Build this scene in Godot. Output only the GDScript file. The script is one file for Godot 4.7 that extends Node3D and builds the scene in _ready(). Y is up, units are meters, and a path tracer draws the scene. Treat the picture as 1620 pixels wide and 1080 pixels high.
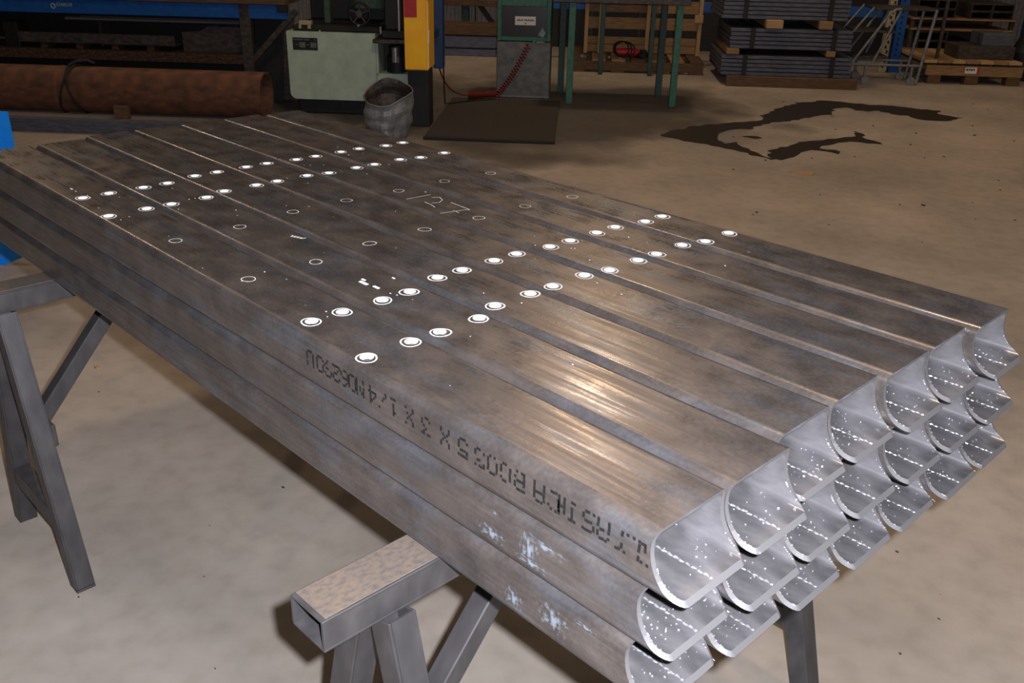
extends Node3D
# A steel fabrication shop: a stack of coped box tubes on two trestles, photographed with the camera's flash.

const TURN := 0.73304          # the shop's own axes are turned 42 degrees against the tube stack
const TUBE_W := 0.127
const TUBE_H := 0.0762
const WALL_T := 0.0063
const TUBE_R := 0.0146
const TUBE_L := 2.058
const PITCH := 0.128
const STACK_Y := 0.7114        # underside of the stack = top of the trestle beams
var M := {}
var names := {}
var S0 := 0.0
var T0 := 0.0
var rng := RandomNumberGenerator.new()

func _ready() -> void:
	rng.seed = 11
	setup_view()
	setup_flash()
	make_materials()
	build_shell()
	build_lamps()
	build_trestles()
	build_tubes()
	build_stack_details()
	build_left_background()
	build_machine()
	build_middle_background()
	build_right_background()
	build_floor_bits()

# ------------------------------------------------------------------ view and light
func setup_view() -> void:
	var cam := Camera3D.new()
	cam.name = "camera"
	cam.transform = Transform3D(Basis(Vector3(0.69337, 0.02035, -0.72029), Vector3(-0.31299, 0.90889, -0.27561), Vector3(0.64905, 0.41655, 0.63657)), Vector3(0.43897, 1.49183, 0.63425))
	cam.fov = 40.105
	cam.near = 0.02
	cam.far = 60.0
	add_child(cam)
	cam.current = true
	var we := WorldEnvironment.new()
	we.name = "environment"
	var e := Environment.new()
	e.background_mode = Environment.BG_COLOR
	e.background_color = Color(0.01, 0.01, 0.012)
	e.ambient_light_source = Environment.AMBIENT_SOURCE_DISABLED
	e.tonemap_mode = Environment.TONE_MAPPER_LINEAR
	e.tonemap_exposure = 1.0
	e.sdfgi_enabled = true
	e.ssao_enabled = true
	e.ssil_enabled = true
	we.environment = e
	add_child(we)

func setup_flash() -> void:
	# the flash beside the camera's lens: a little to its right and above it
	var f := OmniLight3D.new()
	f.name = "camera_flash"
	f.position = Vector3(0.43897, 1.49183, 0.63425) + Vector3(0.69337, 0.02035, -0.72029) * 0.05 + Vector3(-0.31299, 0.90889, -0.27561) * 0.035
	f.light_color = Color(0.97, 0.97, 1.0)
	f.light_energy = 7.2
	f.light_size = 0.012
	f.omni_range = 40.0
	f.omni_attenuation = 2.0
	f.shadow_enabled = true
	add_child(f)

# ------------------------------------------------------------------ small helpers
func B(s: float, t: float, y := 0.0) -> Vector3:
	return Vector3(s * cos(TURN) - t * sin(TURN), y, -s * sin(TURN) - t * cos(TURN))

func numbered(n: String) -> String:
	if not names.has(n):
		names[n] = 0
		return n
	names[n] += 1
	return "%s_%03d" % [n, names[n]]

func thing(called: String, label: String, category: String, at := Vector3.ZERO, turn := 0.0, group := "") -> Node3D:
	var o := Node3D.new()
	o.name = numbered(called)
	add_child(o)
	o.position = at
	o.rotation.y = turn
	tag(o, label, category, group)
	return o

func shop(called: String, label: String, category: String, s: float, t: float, group := "") -> Node3D:
	S0 = s
	T0 = t
	return thing(called, label, category, B(s, t), TURN, group)

func tag(o: Node, label: String, category: String, group := "") -> void:
	o.set_meta("label", label)
	o.set_meta("category", category)
	if group != "":
		o.set_meta("group", group)

func newst() -> SurfaceTool:
	var st := SurfaceTool.new()
	st.begin(Mesh.PRIMITIVE_TRIANGLES)
	return st

func part(called: String, st: SurfaceTool, m: Material, parent: Node) -> MeshInstance3D:
	var o := MeshInstance3D.new()
	o.mesh = st.commit()
	o.material_override = m
	o.name = numbered(called) if parent == self else called
	parent.add_child(o, true)
	return o

func shared(called: String, mesh: Mesh, m: Material, parent: Node, xf := Transform3D.IDENTITY) -> MeshInstance3D:
	var o := MeshInstance3D.new()
	o.mesh = mesh
	o.material_override = m
	o.name = called
	o.transform = xf
	parent.add_child(o, true)
	return o

func vert(st: SurfaceTool, p: Vector3, n: Vector3, uv := Vector2.ZERO) -> void:
	st.set_normal(n)
	st.set_uv(uv)
	st.add_vertex(p)

func poly(st: SurfaceTool, pts: Array, n: Vector3) -> void:
	for i in range(1, pts.size() - 1):
		tri(st, pts[0], pts[i], pts[i + 1], n)

func tri(st: SurfaceTool, a: Vector3, b: Vector3, c: Vector3, n: Vector3) -> void:
	vert(st, a, n)
	if (b - a).cross(c - a).dot(n) < 0.0:
		vert(st, b, n)
		vert(st, c, n)
	else:
		vert(st, c, n)
		vert(st, b, n)

func quadn(st: SurfaceTool, p: Array, n: Array, uv: Array) -> void:
	# four corners in order with their own normals
	var g: Vector3 = (p[1] - p[0]).cross(p[2] - p[0])
	var order := [0, 1, 2, 0, 2, 3]
	if g.dot(n[0] + n[1] + n[2] + n[3]) > 0.0:
		order = [0, 2, 1, 0, 3, 2]
	for k in order:
		vert(st, p[k], n[k], uv[k])

func box(st: SurfaceTool, c: Vector3, size: Vector3, bev := 0.0, xf := Transform3D.IDENTITY) -> void:
	var h := size * 0.5
	var b := minf(bev, minf(h.x, minf(h.y, h.z)) * 0.45)
	for ax in 3:
		var u := (ax + 1) % 3
		var v := (ax + 2) % 3
		for sg in [-1.0, 1.0]:
			var n := Vector3.ZERO
			n[ax] = sg
			var pts := []
			for q in [[-1, -1], [1, -1], [1, 1], [-1, 1]]:
				var p := Vector3.ZERO
				p[ax] = sg * h[ax]
				p[u] = q[0] * (h[u] - b)
				p[v] = q[1] * (h[v] - b)
				pts.append(xf * (c + p))
			poly(st, pts, (xf.basis * n).normalized())
	if b <= 0.0:
		return
	for ax in 3:
		var u := (ax + 1) % 3
		var v := (ax + 2) % 3
		for su in [-1.0, 1.0]:
			for sv in [-1.0, 1.0]:
				var n := Vector3.ZERO
				n[u] = su
				n[v] = sv
				var pts := []
				for q in [[-1, 0], [1, 0], [1, 1], [-1, 1]]:
					var p := Vector3.ZERO
					p[ax] = q[0] * (h[ax] - b)
					p[u] = su * (h[u] - (b if q[1] == 0 else 0.0))
					p[v] = sv * (h[v] - (0.0 if q[1] == 0 else b))
					pts.append(xf * (c + p))
				poly(st, pts, (xf.basis * n).normalized())
	for sx in [-1.0, 1.0]:
		for sy in [-1.0, 1.0]:
			for sz in [-1.0, 1.0]:
				var k := Vector3(sx, sy, sz)
				var pts := []
				for ax in 3:
					var p := k * h
					for o in 3:
						if o != ax:
							p[o] -= k[o] * b
					pts.append(xf * (c + p))
				poly(st, pts, (xf.basis * k).normalized())

func bs(st: SurfaceTool, s0: float, s1: float, y0: float, y1: float, t0: float, t1: float, bev := 0.003) -> void:
	# box by its extents along the shop's axes, relative to the thing's base
	box(st, Vector3((s0 + s1) * 0.5 - S0, (y0 + y1) * 0.5, -((t0 + t1) * 0.5 - T0)), Vector3(absf(s1 - s0), absf(y1 - y0), absf(t1 - t0)), bev)

func at(s: float, y: float, t: float) -> Vector3:
	return Vector3(s - S0, y, -(t - T0))

func bar(st: SurfaceTool, a: Vector3, b: Vector3, w: float, h: float, bev := 0.002, side := Vector3.UP) -> void:
	# a rectangular bar from a to b; h is measured along the given side direction
	var d := (b - a).normalized()
	var s := side - d * side.dot(d)
	if s.length() < 0.01:
		s = Vector3.RIGHT - d * d.x
	s = s.normalized()
	var xf := Transform3D(Basis(d, s, d.cross(s)), (a + b) * 0.5)
	box(st, Vector3.ZERO, Vector3((b - a).length(), h, w), bev, xf)

func frame_of(d: Vector3) -> Basis:
	var u := Vector3.UP if absf(d.y) < 0.9 else Vector3.RIGHT
	var x := u.cross(d).normalized()
	return Basis(x, d.cross(x).normalized(), d)

func sweep(st: SurfaceTool, pts: Array, r: float, sides := 8, closed := false) -> void:
	var n := pts.size()
	var rings := []
	var prev := Vector3.ZERO
	for i in n:
		var a: Vector3 = pts[(i - 1 + n) % n] if (closed or i > 0) else pts[i]
		var b: Vector3 = pts[(i + 1) % n] if (closed or i < n - 1) else pts[i]
		var d := (b - a).normalized()
		var u := prev - d * prev.dot(d)
		if u.length() < 0.05:
			u = frame_of(d).x
		u = u.normalized()
		prev = u
		var v := d.cross(u)
		var ring := []
		for k in sides:
			var th := TAU * k / sides
			ring.append(u * cos(th) + v * sin(th))
		rings.append(ring)
	var last := n if closed else n - 1
	for i in last:
		var j := (i + 1) % n
		for k in sides:
			var l := (k + 1) % sides
			quadn(st, [pts[i] + rings[i][k] * r, pts[i] + rings[i][l] * r, pts[j] + rings[j][l] * r, pts[j] + rings[j][k] * r], [rings[i][k], rings[i][l], rings[j][l], rings[j][k]], [Vector2.ZERO, Vector2.ZERO, Vector2.ZERO, Vector2.ZERO])
	if not closed:
		for e in [0, n - 1]:
			var d2: Vector3 = (pts[0] - pts[1]) if e == 0 else (pts[n - 1] - pts[n - 2])
			var cap := []
			for k in sides:
				cap.append(pts[e] + rings[e][k] * r)
			poly(st, cap, d2.normalized())

func lathe(st: SurfaceTool, prof: Array, segs: int, xf := Transform3D.IDENTITY) -> void:
	# profile points (radius, height) turned about the y axis of xf
	for i in prof.size() - 1:
		var a: Vector2 = prof[i]
		var b: Vector2 = prof[i + 1]
		var e := b - a
		if e.length() < 0.00001:
			continue
		var nn := Vector2(e.y, -e.x).normalized()
		for k in segs:
			var t0 := TAU * k / segs
			var t1 := TAU * (k + 1) / segs
			var c0 := Vector3(cos(t0), 0, sin(t0))
			var c1 := Vector3(cos(t1), 0, sin(t1))
			var n0 := (xf.basis * (c0 * nn.x + Vector3.UP * nn.y)).normalized()
			var n1 := (xf.basis * (c1 * nn.x + Vector3.UP * nn.y)).normalized()
			quadn(st, [xf * (c0 * a.x + Vector3.UP * a.y), xf * (c1 * a.x + Vector3.UP * a.y), xf * (c1 * b.x + Vector3.UP * b.y), xf * (c0 * b.x + Vector3.UP * b.y)], [n0, n1, n1, n0], [Vector2.ZERO, Vector2.ZERO, Vector2.ZERO, Vector2.ZERO])

func prism(st: SurfaceTool, outline: PackedVector2Array, depth: float, xf := Transform3D.IDENTITY) -> void:
	# outline in the local xy plane, extruded from z = 0 to z = -depth
	var ids := Geometry2D.triangulate_polygon(outline)
	for z in [0.0, -depth]:
		var n := (xf.basis * Vector3(0, 0, 1.0 if z == 0.0 else -1.0)).normalized()
		for k in range(0, ids.size(), 3):
			var q := []
			for m in 3:
				var p := outline[ids[k + m]]
				q.append(xf * Vector3(p.x, p.y, z))
			tri(st, q[0], q[1], q[2], n)
	var area := 0.0
	for i in outline.size():
		area += outline[i].cross(outline[(i + 1) % outline.size()])
	for i in outline.size():
		var a := outline[i]
		var b := outline[(i + 1) % outline.size()]
		var e := (b - a) * signf(area)
		var n := (xf.basis * Vector3(e.y, -e.x, 0)).normalized()
		poly(st, [xf * Vector3(a.x, a.y, 0), xf * Vector3(b.x, b.y, 0), xf * Vector3(b.x, b.y, -depth), xf * Vector3(a.x, a.y, -depth)], n)

func ribbon(st: SurfaceTool, pts: Array, width: float, n: Vector3) -> void:
	# a flat stroke lying on a surface whose normal is n
	for i in pts.size() - 1:
		var d: Vector3 = (pts[i + 1] - pts[i]).normalized()
		var s := d.cross(n).normalized() * width * 0.5
		var a: Vector3 = pts[i] - d * width * 0.2
		var b: Vector3 = pts[i + 1] + d * width * 0.2
		poly(st, [a + s, b + s, b - s, a - s], n)

func rect_tube(st: SurfaceTool, a: Vector3, b: Vector3, w: float, h: float, th: float, side := Vector3.UP) -> void:
	# an open-ended rectangular tube from a to b: four walls
	var d := (b - a).normalized()
	var s := (side - d * side.dot(d)).normalized()
	var xf := Transform3D(Basis(d, s, d.cross(s)), (a + b) * 0.5)
	var l := (b - a).length()
	box(st, Vector3(0, (h - th) * 0.5, 0), Vector3(l, th, w), 0.0015, xf)
	box(st, Vector3(0, -(h - th) * 0.5, 0), Vector3(l, th, w), 0.0015, xf)
	box(st, Vector3(0, 0, (w - th) * 0.5), Vector3(l, h - 2.0 * th, th), 0.0, xf)
	box(st, Vector3(0, 0, -(w - th) * 0.5), Vector3(l, h - 2.0 * th, th), 0.0, xf)

# ------------------------------------------------------------------ materials
func noise_tex(lo: Color, hi: Color, freq: float, sd: int, size := 256, mid := Color(0, 0, 0, 0), oct := 4) -> NoiseTexture2D:
	var n := FastNoiseLite.new()
	n.seed = sd
	n.frequency = freq
	n.fractal_octaves = oct
	var g := Gradient.new()
	g.set_color(0, lo)
	g.set_color(1, hi)
	if mid.a > 0.0:
		g.add_point(0.5, mid)
	var t := NoiseTexture2D.new()
	t.width = size
	t.height = size
	t.seamless = true
	t.noise = n
	t.color_ramp = g
	return t

func plain(c: Color, rough: float, metal := 0.0) -> StandardMaterial3D:
	var m := StandardMaterial3D.new()
	m.albedo_color = c
	m.roughness = rough
	m.metallic = metal
	return m

func worn(lo: Color, hi: Color, freq: float, sd: int, rough: float, metal := 0.0, scale := Vector3(2, 2, 2), mid := Color(0, 0, 0, 0)) -> StandardMaterial3D:
	var m := StandardMaterial3D.new()
	m.albedo_texture = noise_tex(lo, hi, freq, sd, 256, mid)
	m.roughness = rough
	m.metallic = metal
	m.uv1_triplanar = true
	m.uv1_scale = scale
	return m

func noise_image(w: int, h: int, sw: int, sh: int, freq: float, sd: int, oct := 4) -> Image:
	# seamless grey noise made at sw x sh and stretched to w x h: streaks run along the stretched side
	var n := FastNoiseLite.new()
	n.seed = sd
	n.frequency = freq
	n.fractal_octaves = oct
	var im := n.get_seamless_image(sw, sh)
	im.convert(Image.FORMAT_L8)
	im.resize(w, h, Image.INTERPOLATE_CUBIC)
	return im

func scale_textures(sd: int, rust: float) -> Array:
	# rolled steel with mill scale: [colour, roughness]
	var w := 1280
	var h := 640
	var blotch := noise_image(w, h, 420, 256, 0.03, sd, 5).get_data()
	var streak := noise_image(w, h, 40, 640, 0.09, sd + 1, 4).get_data()
	var grain := noise_image(w, h, w, h, 0.11, sd + 2, 4).get_data()
	var wipe := noise_image(w, h, 220, 320, 0.022, sd + 3, 4).get_data()
	var fine := noise_image(w, h, 24, 640, 0.4, sd + 4, 2).get_data()
	var out := PackedByteArray()
	out.resize(w * h * 3)
	var rg := PackedByteArray()
	rg.resize(w * h)
	for i in w * h:
		var b := blotch[i] / 255.0
		var s := streak[i] / 255.0 - 0.5
		var g := grain[i] / 255.0 - 0.5
		var p := clampf((wipe[i] / 255.0 - 0.52) * 5.0, 0.0, 1.0)
		var k := 1.04 + (b - 0.5) * 0.26 + s * 0.20 + g * 0.15
		var f := fine[i] / 255.0
		if f > 0.80:
			k += (f - 0.80) * 1.3
		var r := lerpf(0.420, 0.425, p) * k
		var gr := lerpf(0.396, 0.424, p) * k
		var bl := lerpf(0.386, 0.440, p) * k
		var o := clampf((b * 0.6 + g * 0.9 - 0.52 - (1.0 - rust) * 0.4) * 8.0, 0.0, 0.7)
		r = lerpf(r, 0.52, o)
		gr = lerpf(gr, 0.34, o)
		bl = lerpf(bl, 0.22, o)
		out[i * 3] = clampi(int(r * 255.0), 0, 255)
		out[i * 3 + 1] = clampi(int(gr * 255.0), 0, 255)
		out[i * 3 + 2] = clampi(int(bl * 255.0), 0, 255)
		rg[i] = clampi(int((0.34 + (b - 0.5) * 0.16 - s * 0.24 + g * 0.08 - p * 0.04 - maxf(f - 0.7, 0.0) * 0.5) * 255.0), 40, 235)
	return [ImageTexture.create_from_image(Image.create_from_data(w, h, false, Image.FORMAT_RGB8, out)), ImageTexture.create_from_image(Image.create_from_data(w, h, false, Image.FORMAT_L8, rg))]

func floor_texture() -> ImageTexture:
	# worn concrete: pale trowelled patches, grey blotches, the dirt trodden in about the machine
	var w := 1024
	var big := noise_image(w, w, 256, 256, 0.02, 61, 5).get_data()
	var mid := noise_image(w, w, 512, 512, 0.035, 62, 5).get_data()
	var swirl := noise_image(w, w, 90, 300, 0.05, 64, 4).get_data()
	var out := PackedByteArray()
	out.resize(w * w * 3)
	for j in w:
		# v runs along t from -3 to 13, u along s from -8 to 8
		var t := -3.0 + 16.0 * j / w
		for i in w:
			var s := -8.0 + 16.0 * i / w
			var id := j * w + i
			var b := big[id] / 255.0 - 0.5
			var m := mid[id] / 255.0 - 0.5
			var z := swirl[id] / 255.0 - 0.5
			var k := 1.0 + b * 0.16 + m * 0.20 + z * 0.12
			# ground-in dirt, widened to darken floor left of the machine; noise breaks its edge
			var ex := (s + 0.75) / 2.5
			var et := (t - 7.2) / 1.9
			var d := 1.0 - sqrt(ex * ex + et * et) + b * 0.9 + m * 0.5
			var dirt := clampf(d * 3.0, 0.0, 1.0)
			k *= 1.0 - 0.50 * dirt
			var r := 0.665 * k
			var g := 0.634 * k
			var bl := 0.602 * k
			out[id * 3] = clampi(int(r * 255.0), 0, 255)
			out[id * 3 + 1] = clampi(int(g * 255.0), 0, 255)
			out[id * 3 + 2] = clampi(int(bl * 255.0), 0, 255)
	return ImageTexture.create_from_image(Image.create_from_data(w, w, false, Image.FORMAT_RGB8, out))

func make_materials() -> void:
	for k in 3:
		var tx := scale_textures(100 + k * 17, [0.55, 0.35, 0.2][k])
		var m := StandardMaterial3D.new()
		m.albedo_texture = tx[0]
		m.roughness = 1.0
		m.roughness_texture = tx[1]
		m.metallic = 0.70
		M["scale%d" % k] = m
	M.inner = worn(Color(0.44, 0.44, 0.455), Color(0.62, 0.615, 0.63), 0.02, 7, 0.31, 0.65, Vector3(3, 6, 6))
	M.cut = worn(Color(0.44, 0.44, 0.45), Color(0.60, 0.60, 0.61), 0.2, 8, 0.34, 0.45, Vector3(30, 30, 30))
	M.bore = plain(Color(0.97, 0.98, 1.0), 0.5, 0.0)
	M.seam = plain(Color(0.74, 0.74, 0.76), 0.28, 0.7)
	M.swarf = plain(Color(0.95, 0.95, 0.97), 0.2, 0.7)
	M.chalk = plain(Color(0.93, 0.95, 0.97), 0.9)
	M.ink = plain(Color(0.07, 0.07, 0.075), 0.6)
	M.trestle = worn(Color(0.235, 0.23, 0.24), Color(0.325, 0.32, 0.325), 0.02, 21, 0.5, 0.3, Vector3(4, 2, 4))
	M.trestle_top = worn(Color(0.33, 0.31, 0.295), Color(0.47, 0.395, 0.32), 0.03, 22, 0.7, 0.15, Vector3(14, 14, 9), Color(0.41, 0.375, 0.35))
	M.concrete = StandardMaterial3D.new()
	M.concrete.albedo_texture = floor_texture()
	M.concrete.roughness = 0.72
	M.concrete.detail_enabled = true
	M.concrete.detail_blend_mode = BaseMaterial3D.BLEND_MODE_MUL
	M.concrete.detail_uv_layer = BaseMaterial3D.DETAIL_UV_2
	M.concrete.detail_albedo = noise_tex(Color(0.90, 0.895, 0.885), Color(1, 1, 1), 0.012, 63, 1024, Color(0.965, 0.962, 0.955), 7)
	M.oil = plain(Color(0.20, 0.18, 0.16), 0.38)
	M.siding = worn(Color(0.42, 0.43, 0.46), Color(0.52, 0.53, 0.56), 0.02, 31, 0.6, 0.2)
	M.darkwall = worn(Color(0.16, 0.15, 0.15), Color(0.24, 0.22, 0.21), 0.02, 32, 0.8)
	M.ceiling = plain(Color(0.74, 0.72, 0.69), 0.9)  # ceiling out of view, made pale to put a sheen on the tube tops
	M.rustpipe = worn(Color(0.25, 0.18, 0.14), Color(0.50, 0.32, 0.22), 0.02, 33, 0.75, 0.0, Vector3(1.2, 2.5, 2.5), Color(0.39, 0.25, 0.18))
	M.rust = worn(Color(0.17, 0.12, 0.09), Color(0.46, 0.28, 0.15), 0.03, 34, 0.75, 0.1, Vector3(3, 5, 3), Color(0.25, 0.18, 0.13))
	M.darkblue = worn(Color(0.02, 0.17, 0.33), Color(0.04, 0.23, 0.42), 0.02, 53, 0.5)
	M.offwhite = plain(Color(0.66, 0.66, 0.64), 0.6)
	M.blue = worn(Color(0.02, 0.28, 0.56), Color(0.04, 0.36, 0.66), 0.02, 35, 0.5, 0.0)
	M.bluebin = worn(Color(0.02, 0.52, 0.96), Color(0.04, 0.57, 1.0), 0.015, 36, 0.42, 0.0)
	M.darksteel = worn(Color(0.20, 0.18, 0.17), Color(0.36, 0.33, 0.31), 0.025, 37, 0.55, 0.3, Vector3(2, 4, 4))
	M.greysteel = worn(Color(0.30, 0.315, 0.37), Color(0.43, 0.445, 0.51), 0.03, 38, 0.5, 0.35, Vector3(1, 6, 3))
	M.brightsteel = plain(Color(0.75, 0.75, 0.76), 0.25, 0.8)
	M.black = worn(Color(0.045, 0.045, 0.05), Color(0.10, 0.10, 0.105), 0.03, 39, 0.6)
	M.green = worn(Color(0.63, 0.71, 0.64), Color(0.73, 0.80, 0.73), 0.012, 40, 0.5, 0.0, Vector3(2, 2, 2), Color(0.685, 0.755, 0.685))
	M.darkgreen = worn(Color(0.16, 0.24, 0.20), Color(0.28, 0.36, 0.30), 0.03, 41, 0.6)
	M.teal = worn(Color(0.17, 0.36, 0.31), Color(0.26, 0.48, 0.41), 0.03, 42, 0.55, 0.0, Vector3(4, 2, 4))
	M.tealdark = worn(Color(0.12, 0.22, 0.22), Color(0.20, 0.31, 0.30), 0.03, 43, 0.55, 0.0, Vector3(4, 2, 4))
	M.yellow = worn(Color(0.98, 0.70, 0.02), Color(1.0, 0.78, 0.05), 0.01, 44, 0.4)
	M.red = worn(Color(0.62, 0.09, 0.14), Color(0.72, 0.12, 0.17), 0.02, 45, 0.5)
	M.hose = plain(Color(0.44, 0.09, 0.085), 0.5)
	M.rubber = plain(Color(0.09, 0.09, 0.095), 0.7)
	M.mat = worn(Color(0.17, 0.155, 0.145), Color(0.24, 0.22, 0.20), 0.05, 46, 0.85, 0.0, Vector3(4, 4, 4))
	M.zinc = worn(Color(0.40, 0.415, 0.43), Color(0.58, 0.60, 0.63), 0.02, 47, 0.5, 0.25, Vector3(4, 4, 4))
	M.wood = worn(Color(0.46, 0.36, 0.25), Color(0.68, 0.56, 0.40), 0.03, 48, 0.8, 0.0, Vector3(0.8, 9, 9), Color(0.58, 0.46, 0.32))
	M.wooddark = worn(Color(0.27, 0.20, 0.145), Color(0.45, 0.35, 0.25), 0.03, 49, 0.8, 0.0, Vector3(0.8, 8, 8))
	M.woodend = worn(Color(0.64, 0.51, 0.35), Color(0.78, 0.65, 0.47), 0.05, 50, 0.8, 0.0, Vector3(6, 6, 6))
	M.cream = worn(Color(0.62, 0.57, 0.46), Color(0.72, 0.67, 0.55), 0.03, 51, 0.6)
	M.white = plain(Color(0.88, 0.88, 0.86), 0.6)
	M.greycab = worn(Color(0.32, 0.33, 0.33), Color(0.46, 0.46, 0.45), 0.02, 52, 0.5, 0.2, Vector3(2, 2, 2))
	M.glass = plain(Color(0.10, 0.10, 0.10), 0.25)
	M.cable = plain(Color(0.04, 0.04, 0.04), 0.6)
	M.lampglow = plain(Color(1.0, 0.9, 0.75), 0.5)
	M.lampglow.emission_enabled = true
	M.lampglow.emission = Color(1.0, 0.87, 0.72)
	M.lampglow.emission_energy_multiplier = 6.0
	M.smear = plain(Color(0.62, 0.68, 0.75), 0.9)
	M.smear.transparency = BaseMaterial3D.TRANSPARENCY_ALPHA
	M.smear.albedo_texture = smear_texture()

func smear_texture() -> ImageTexture:
	# chalk rubbed onto steel: grainy patches
	var w := 128
	var n := FastNoiseLite.new()
	n.seed = 5
	n.frequency = 0.045
	var im := Image.create_empty(w, w, false, Image.FORMAT_RGBA8)
	for j in w:
		for i in w:
			var q := Vector2(i - w * 0.5, j - w * 0.5).length() / (w * 0.5)
			var v := n.get_noise_2d(i, j * 0.6) * 0.9 + n.get_noise_2d(i * 4.0, j * 4.0) * 0.45 + 0.62 - q * 0.95
			im.set_pixel(i, j, Color(1, 1, 1, clampf(v * 0.6, 0.0, 0.45)))
	return ImageTexture.create_from_image(im)

# ------------------------------------------------------------------ the hall
func build_shell() -> void:
	# floor: a slab whose top carries uv over the shop's axes
	var st := newst()
	var c := [[-13.0, -9.0], [15.0, -9.0], [15.0, 14.0], [-13.0, 14.0]]
	for f in 2:
		var y := 0.0 if f == 0 else -0.2
		var p := []
		for q in c:
			p.append(B(q[0], q[1], y))
		var n := Vector3.UP if f == 0 else Vector3.DOWN
		for id in ([0, 1, 2, 0, 2, 3] if f == 1 else [0, 2, 1, 0, 3, 2]):
			st.set_normal(n)
			st.set_uv(Vector2((c[id][0] + 8.0) / 16.0, (c[id][1] + 3.0) / 16.0))
			st.set_uv2(Vector2(c[id][0], c[id][1]) * 0.8)
			st.add_vertex(p[id])
	for k in 4:
		var a: Vector3 = B(c[k][0], c[k][1])
		var b: Vector3 = B(c[(k + 1) % 4][0], c[(k + 1) % 4][1])
		st.set_uv2(Vector2.ZERO)
		poly(st, [a, b, b + Vector3.DOWN * 0.2, a + Vector3.DOWN * 0.2], (b - a).cross(Vector3.UP).normalized())
	var fl := part("floor", st, M.concrete, self)
	fl.set_meta("kind", "structure")
	# walls and ceiling
	S0 = 0.0
	T0 = 0.0
	var walls := [["wall_back", -13.0, 15.0, 0.0, 7.0, 13.2, 13.5], ["wall_front", -13.0, 15.0, 0.0, 7.0, -9.3, -9.0], ["wall_left", -13.3, -13.0, 0.0, 7.0, -9.3, 13.5], ["wall_right", 15.0, 15.3, 0.0, 7.0, -9.3, 13.5], ["ceiling", -13.3, 15.3, 7.0, 7.2, -9.3, 13.5]]
	for w in walls:
		var ws := newst()
		bs(ws, w[1], w[2], w[3], w[4], w[5], w[6], 0.0)
		var m: Material = M.ceiling if w[0] == "ceiling" else M.darkwall
		var o := part(w[0], ws, m, self)
		o.rotation.y = TURN
		o.set_meta("kind", "structure")
		if w[0] == "wall_back":
			# ribbed metal siding, sheet by sheet
			var rib := newst()
			bs(rib, -0.48, 0.48, 0.0, 3.2, 13.17, 13.2, 0.0)
			for k in 8:
				bs(rib, -0.46 + k * 0.12, -0.40 + k * 0.12, 0.0, 3.2, 13.15, 13.18, 0.006)
			var mesh := rib.commit()
			for k in 16:
				shared("siding_panel", mesh, M.siding, o, Transform3D(Basis.IDENTITY, Vector3(-6.0 + k * 0.98, 0, 0)))

func build_lamps() -> void:
	# high-bay lamps out of view under the roof; the first is mirrored in the tube tops
	var spots := [[0.22, 8.05, 4.8], [-6.2, 8.05, 3.0], [6.5, 8.05, 2.3], [0.4, 2.2, 5.6], [6.6, 2.2, 2.8], [6.6, -3.6, 2.6]]  # unseen lamps, places and strengths chosen to light floor, machine and tube tops
	for k in spots.size():
		var s: float = spots[k][0]
		var t: float = spots[k][1]
		var o := shop("unseen_high_bay_lamp", "unseen round high bay lamp hanging from the shop ceiling", "lamp", s, t, "unseen high bay lamps under the roof")
		o.position.y = 5.3
		var st := newst()
		lathe(st, [Vector2(0.04, 0.5), Vector2(0.06, 0.42), Vector2(0.10, 0.30), Vector2(0.24, 0.06), Vector2(0.28, 0.0), Vector2(0.275, 0.0), Vector2(0.235, 0.055), Vector2(0.09, 0.29), Vector2(0.0, 0.30)], 28)
		part("reflector", st, M.greycab, o)
		var g := newst()
		lathe(g, [Vector2(0.0, 0.075), Vector2(0.2, 0.075), Vector2(0.2, 0.09), Vector2(0.0, 0.09)], 24)
		part("bulb", g, M.lampglow, o)
		var rd := newst()
		sweep(rd, [Vector3(0, 0.48, 0), Vector3(0, 1.7, 0)], 0.012, 6)
		part("hanger", rd, M.darksteel, o)
		var l := OmniLight3D.new()
		l.name = "lamp_light"
		l.position = Vector3(0, 0.03, 0)
		l.light_color = Color(1.0, 0.865, 0.71)
		l.light_energy = spots[k][2]
		l.light_size = 0.28
		l.omni_range = 40.0
		l.omni_attenuation = 2.0
		l.shadow_enabled = true
		o.add_child(l)

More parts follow.
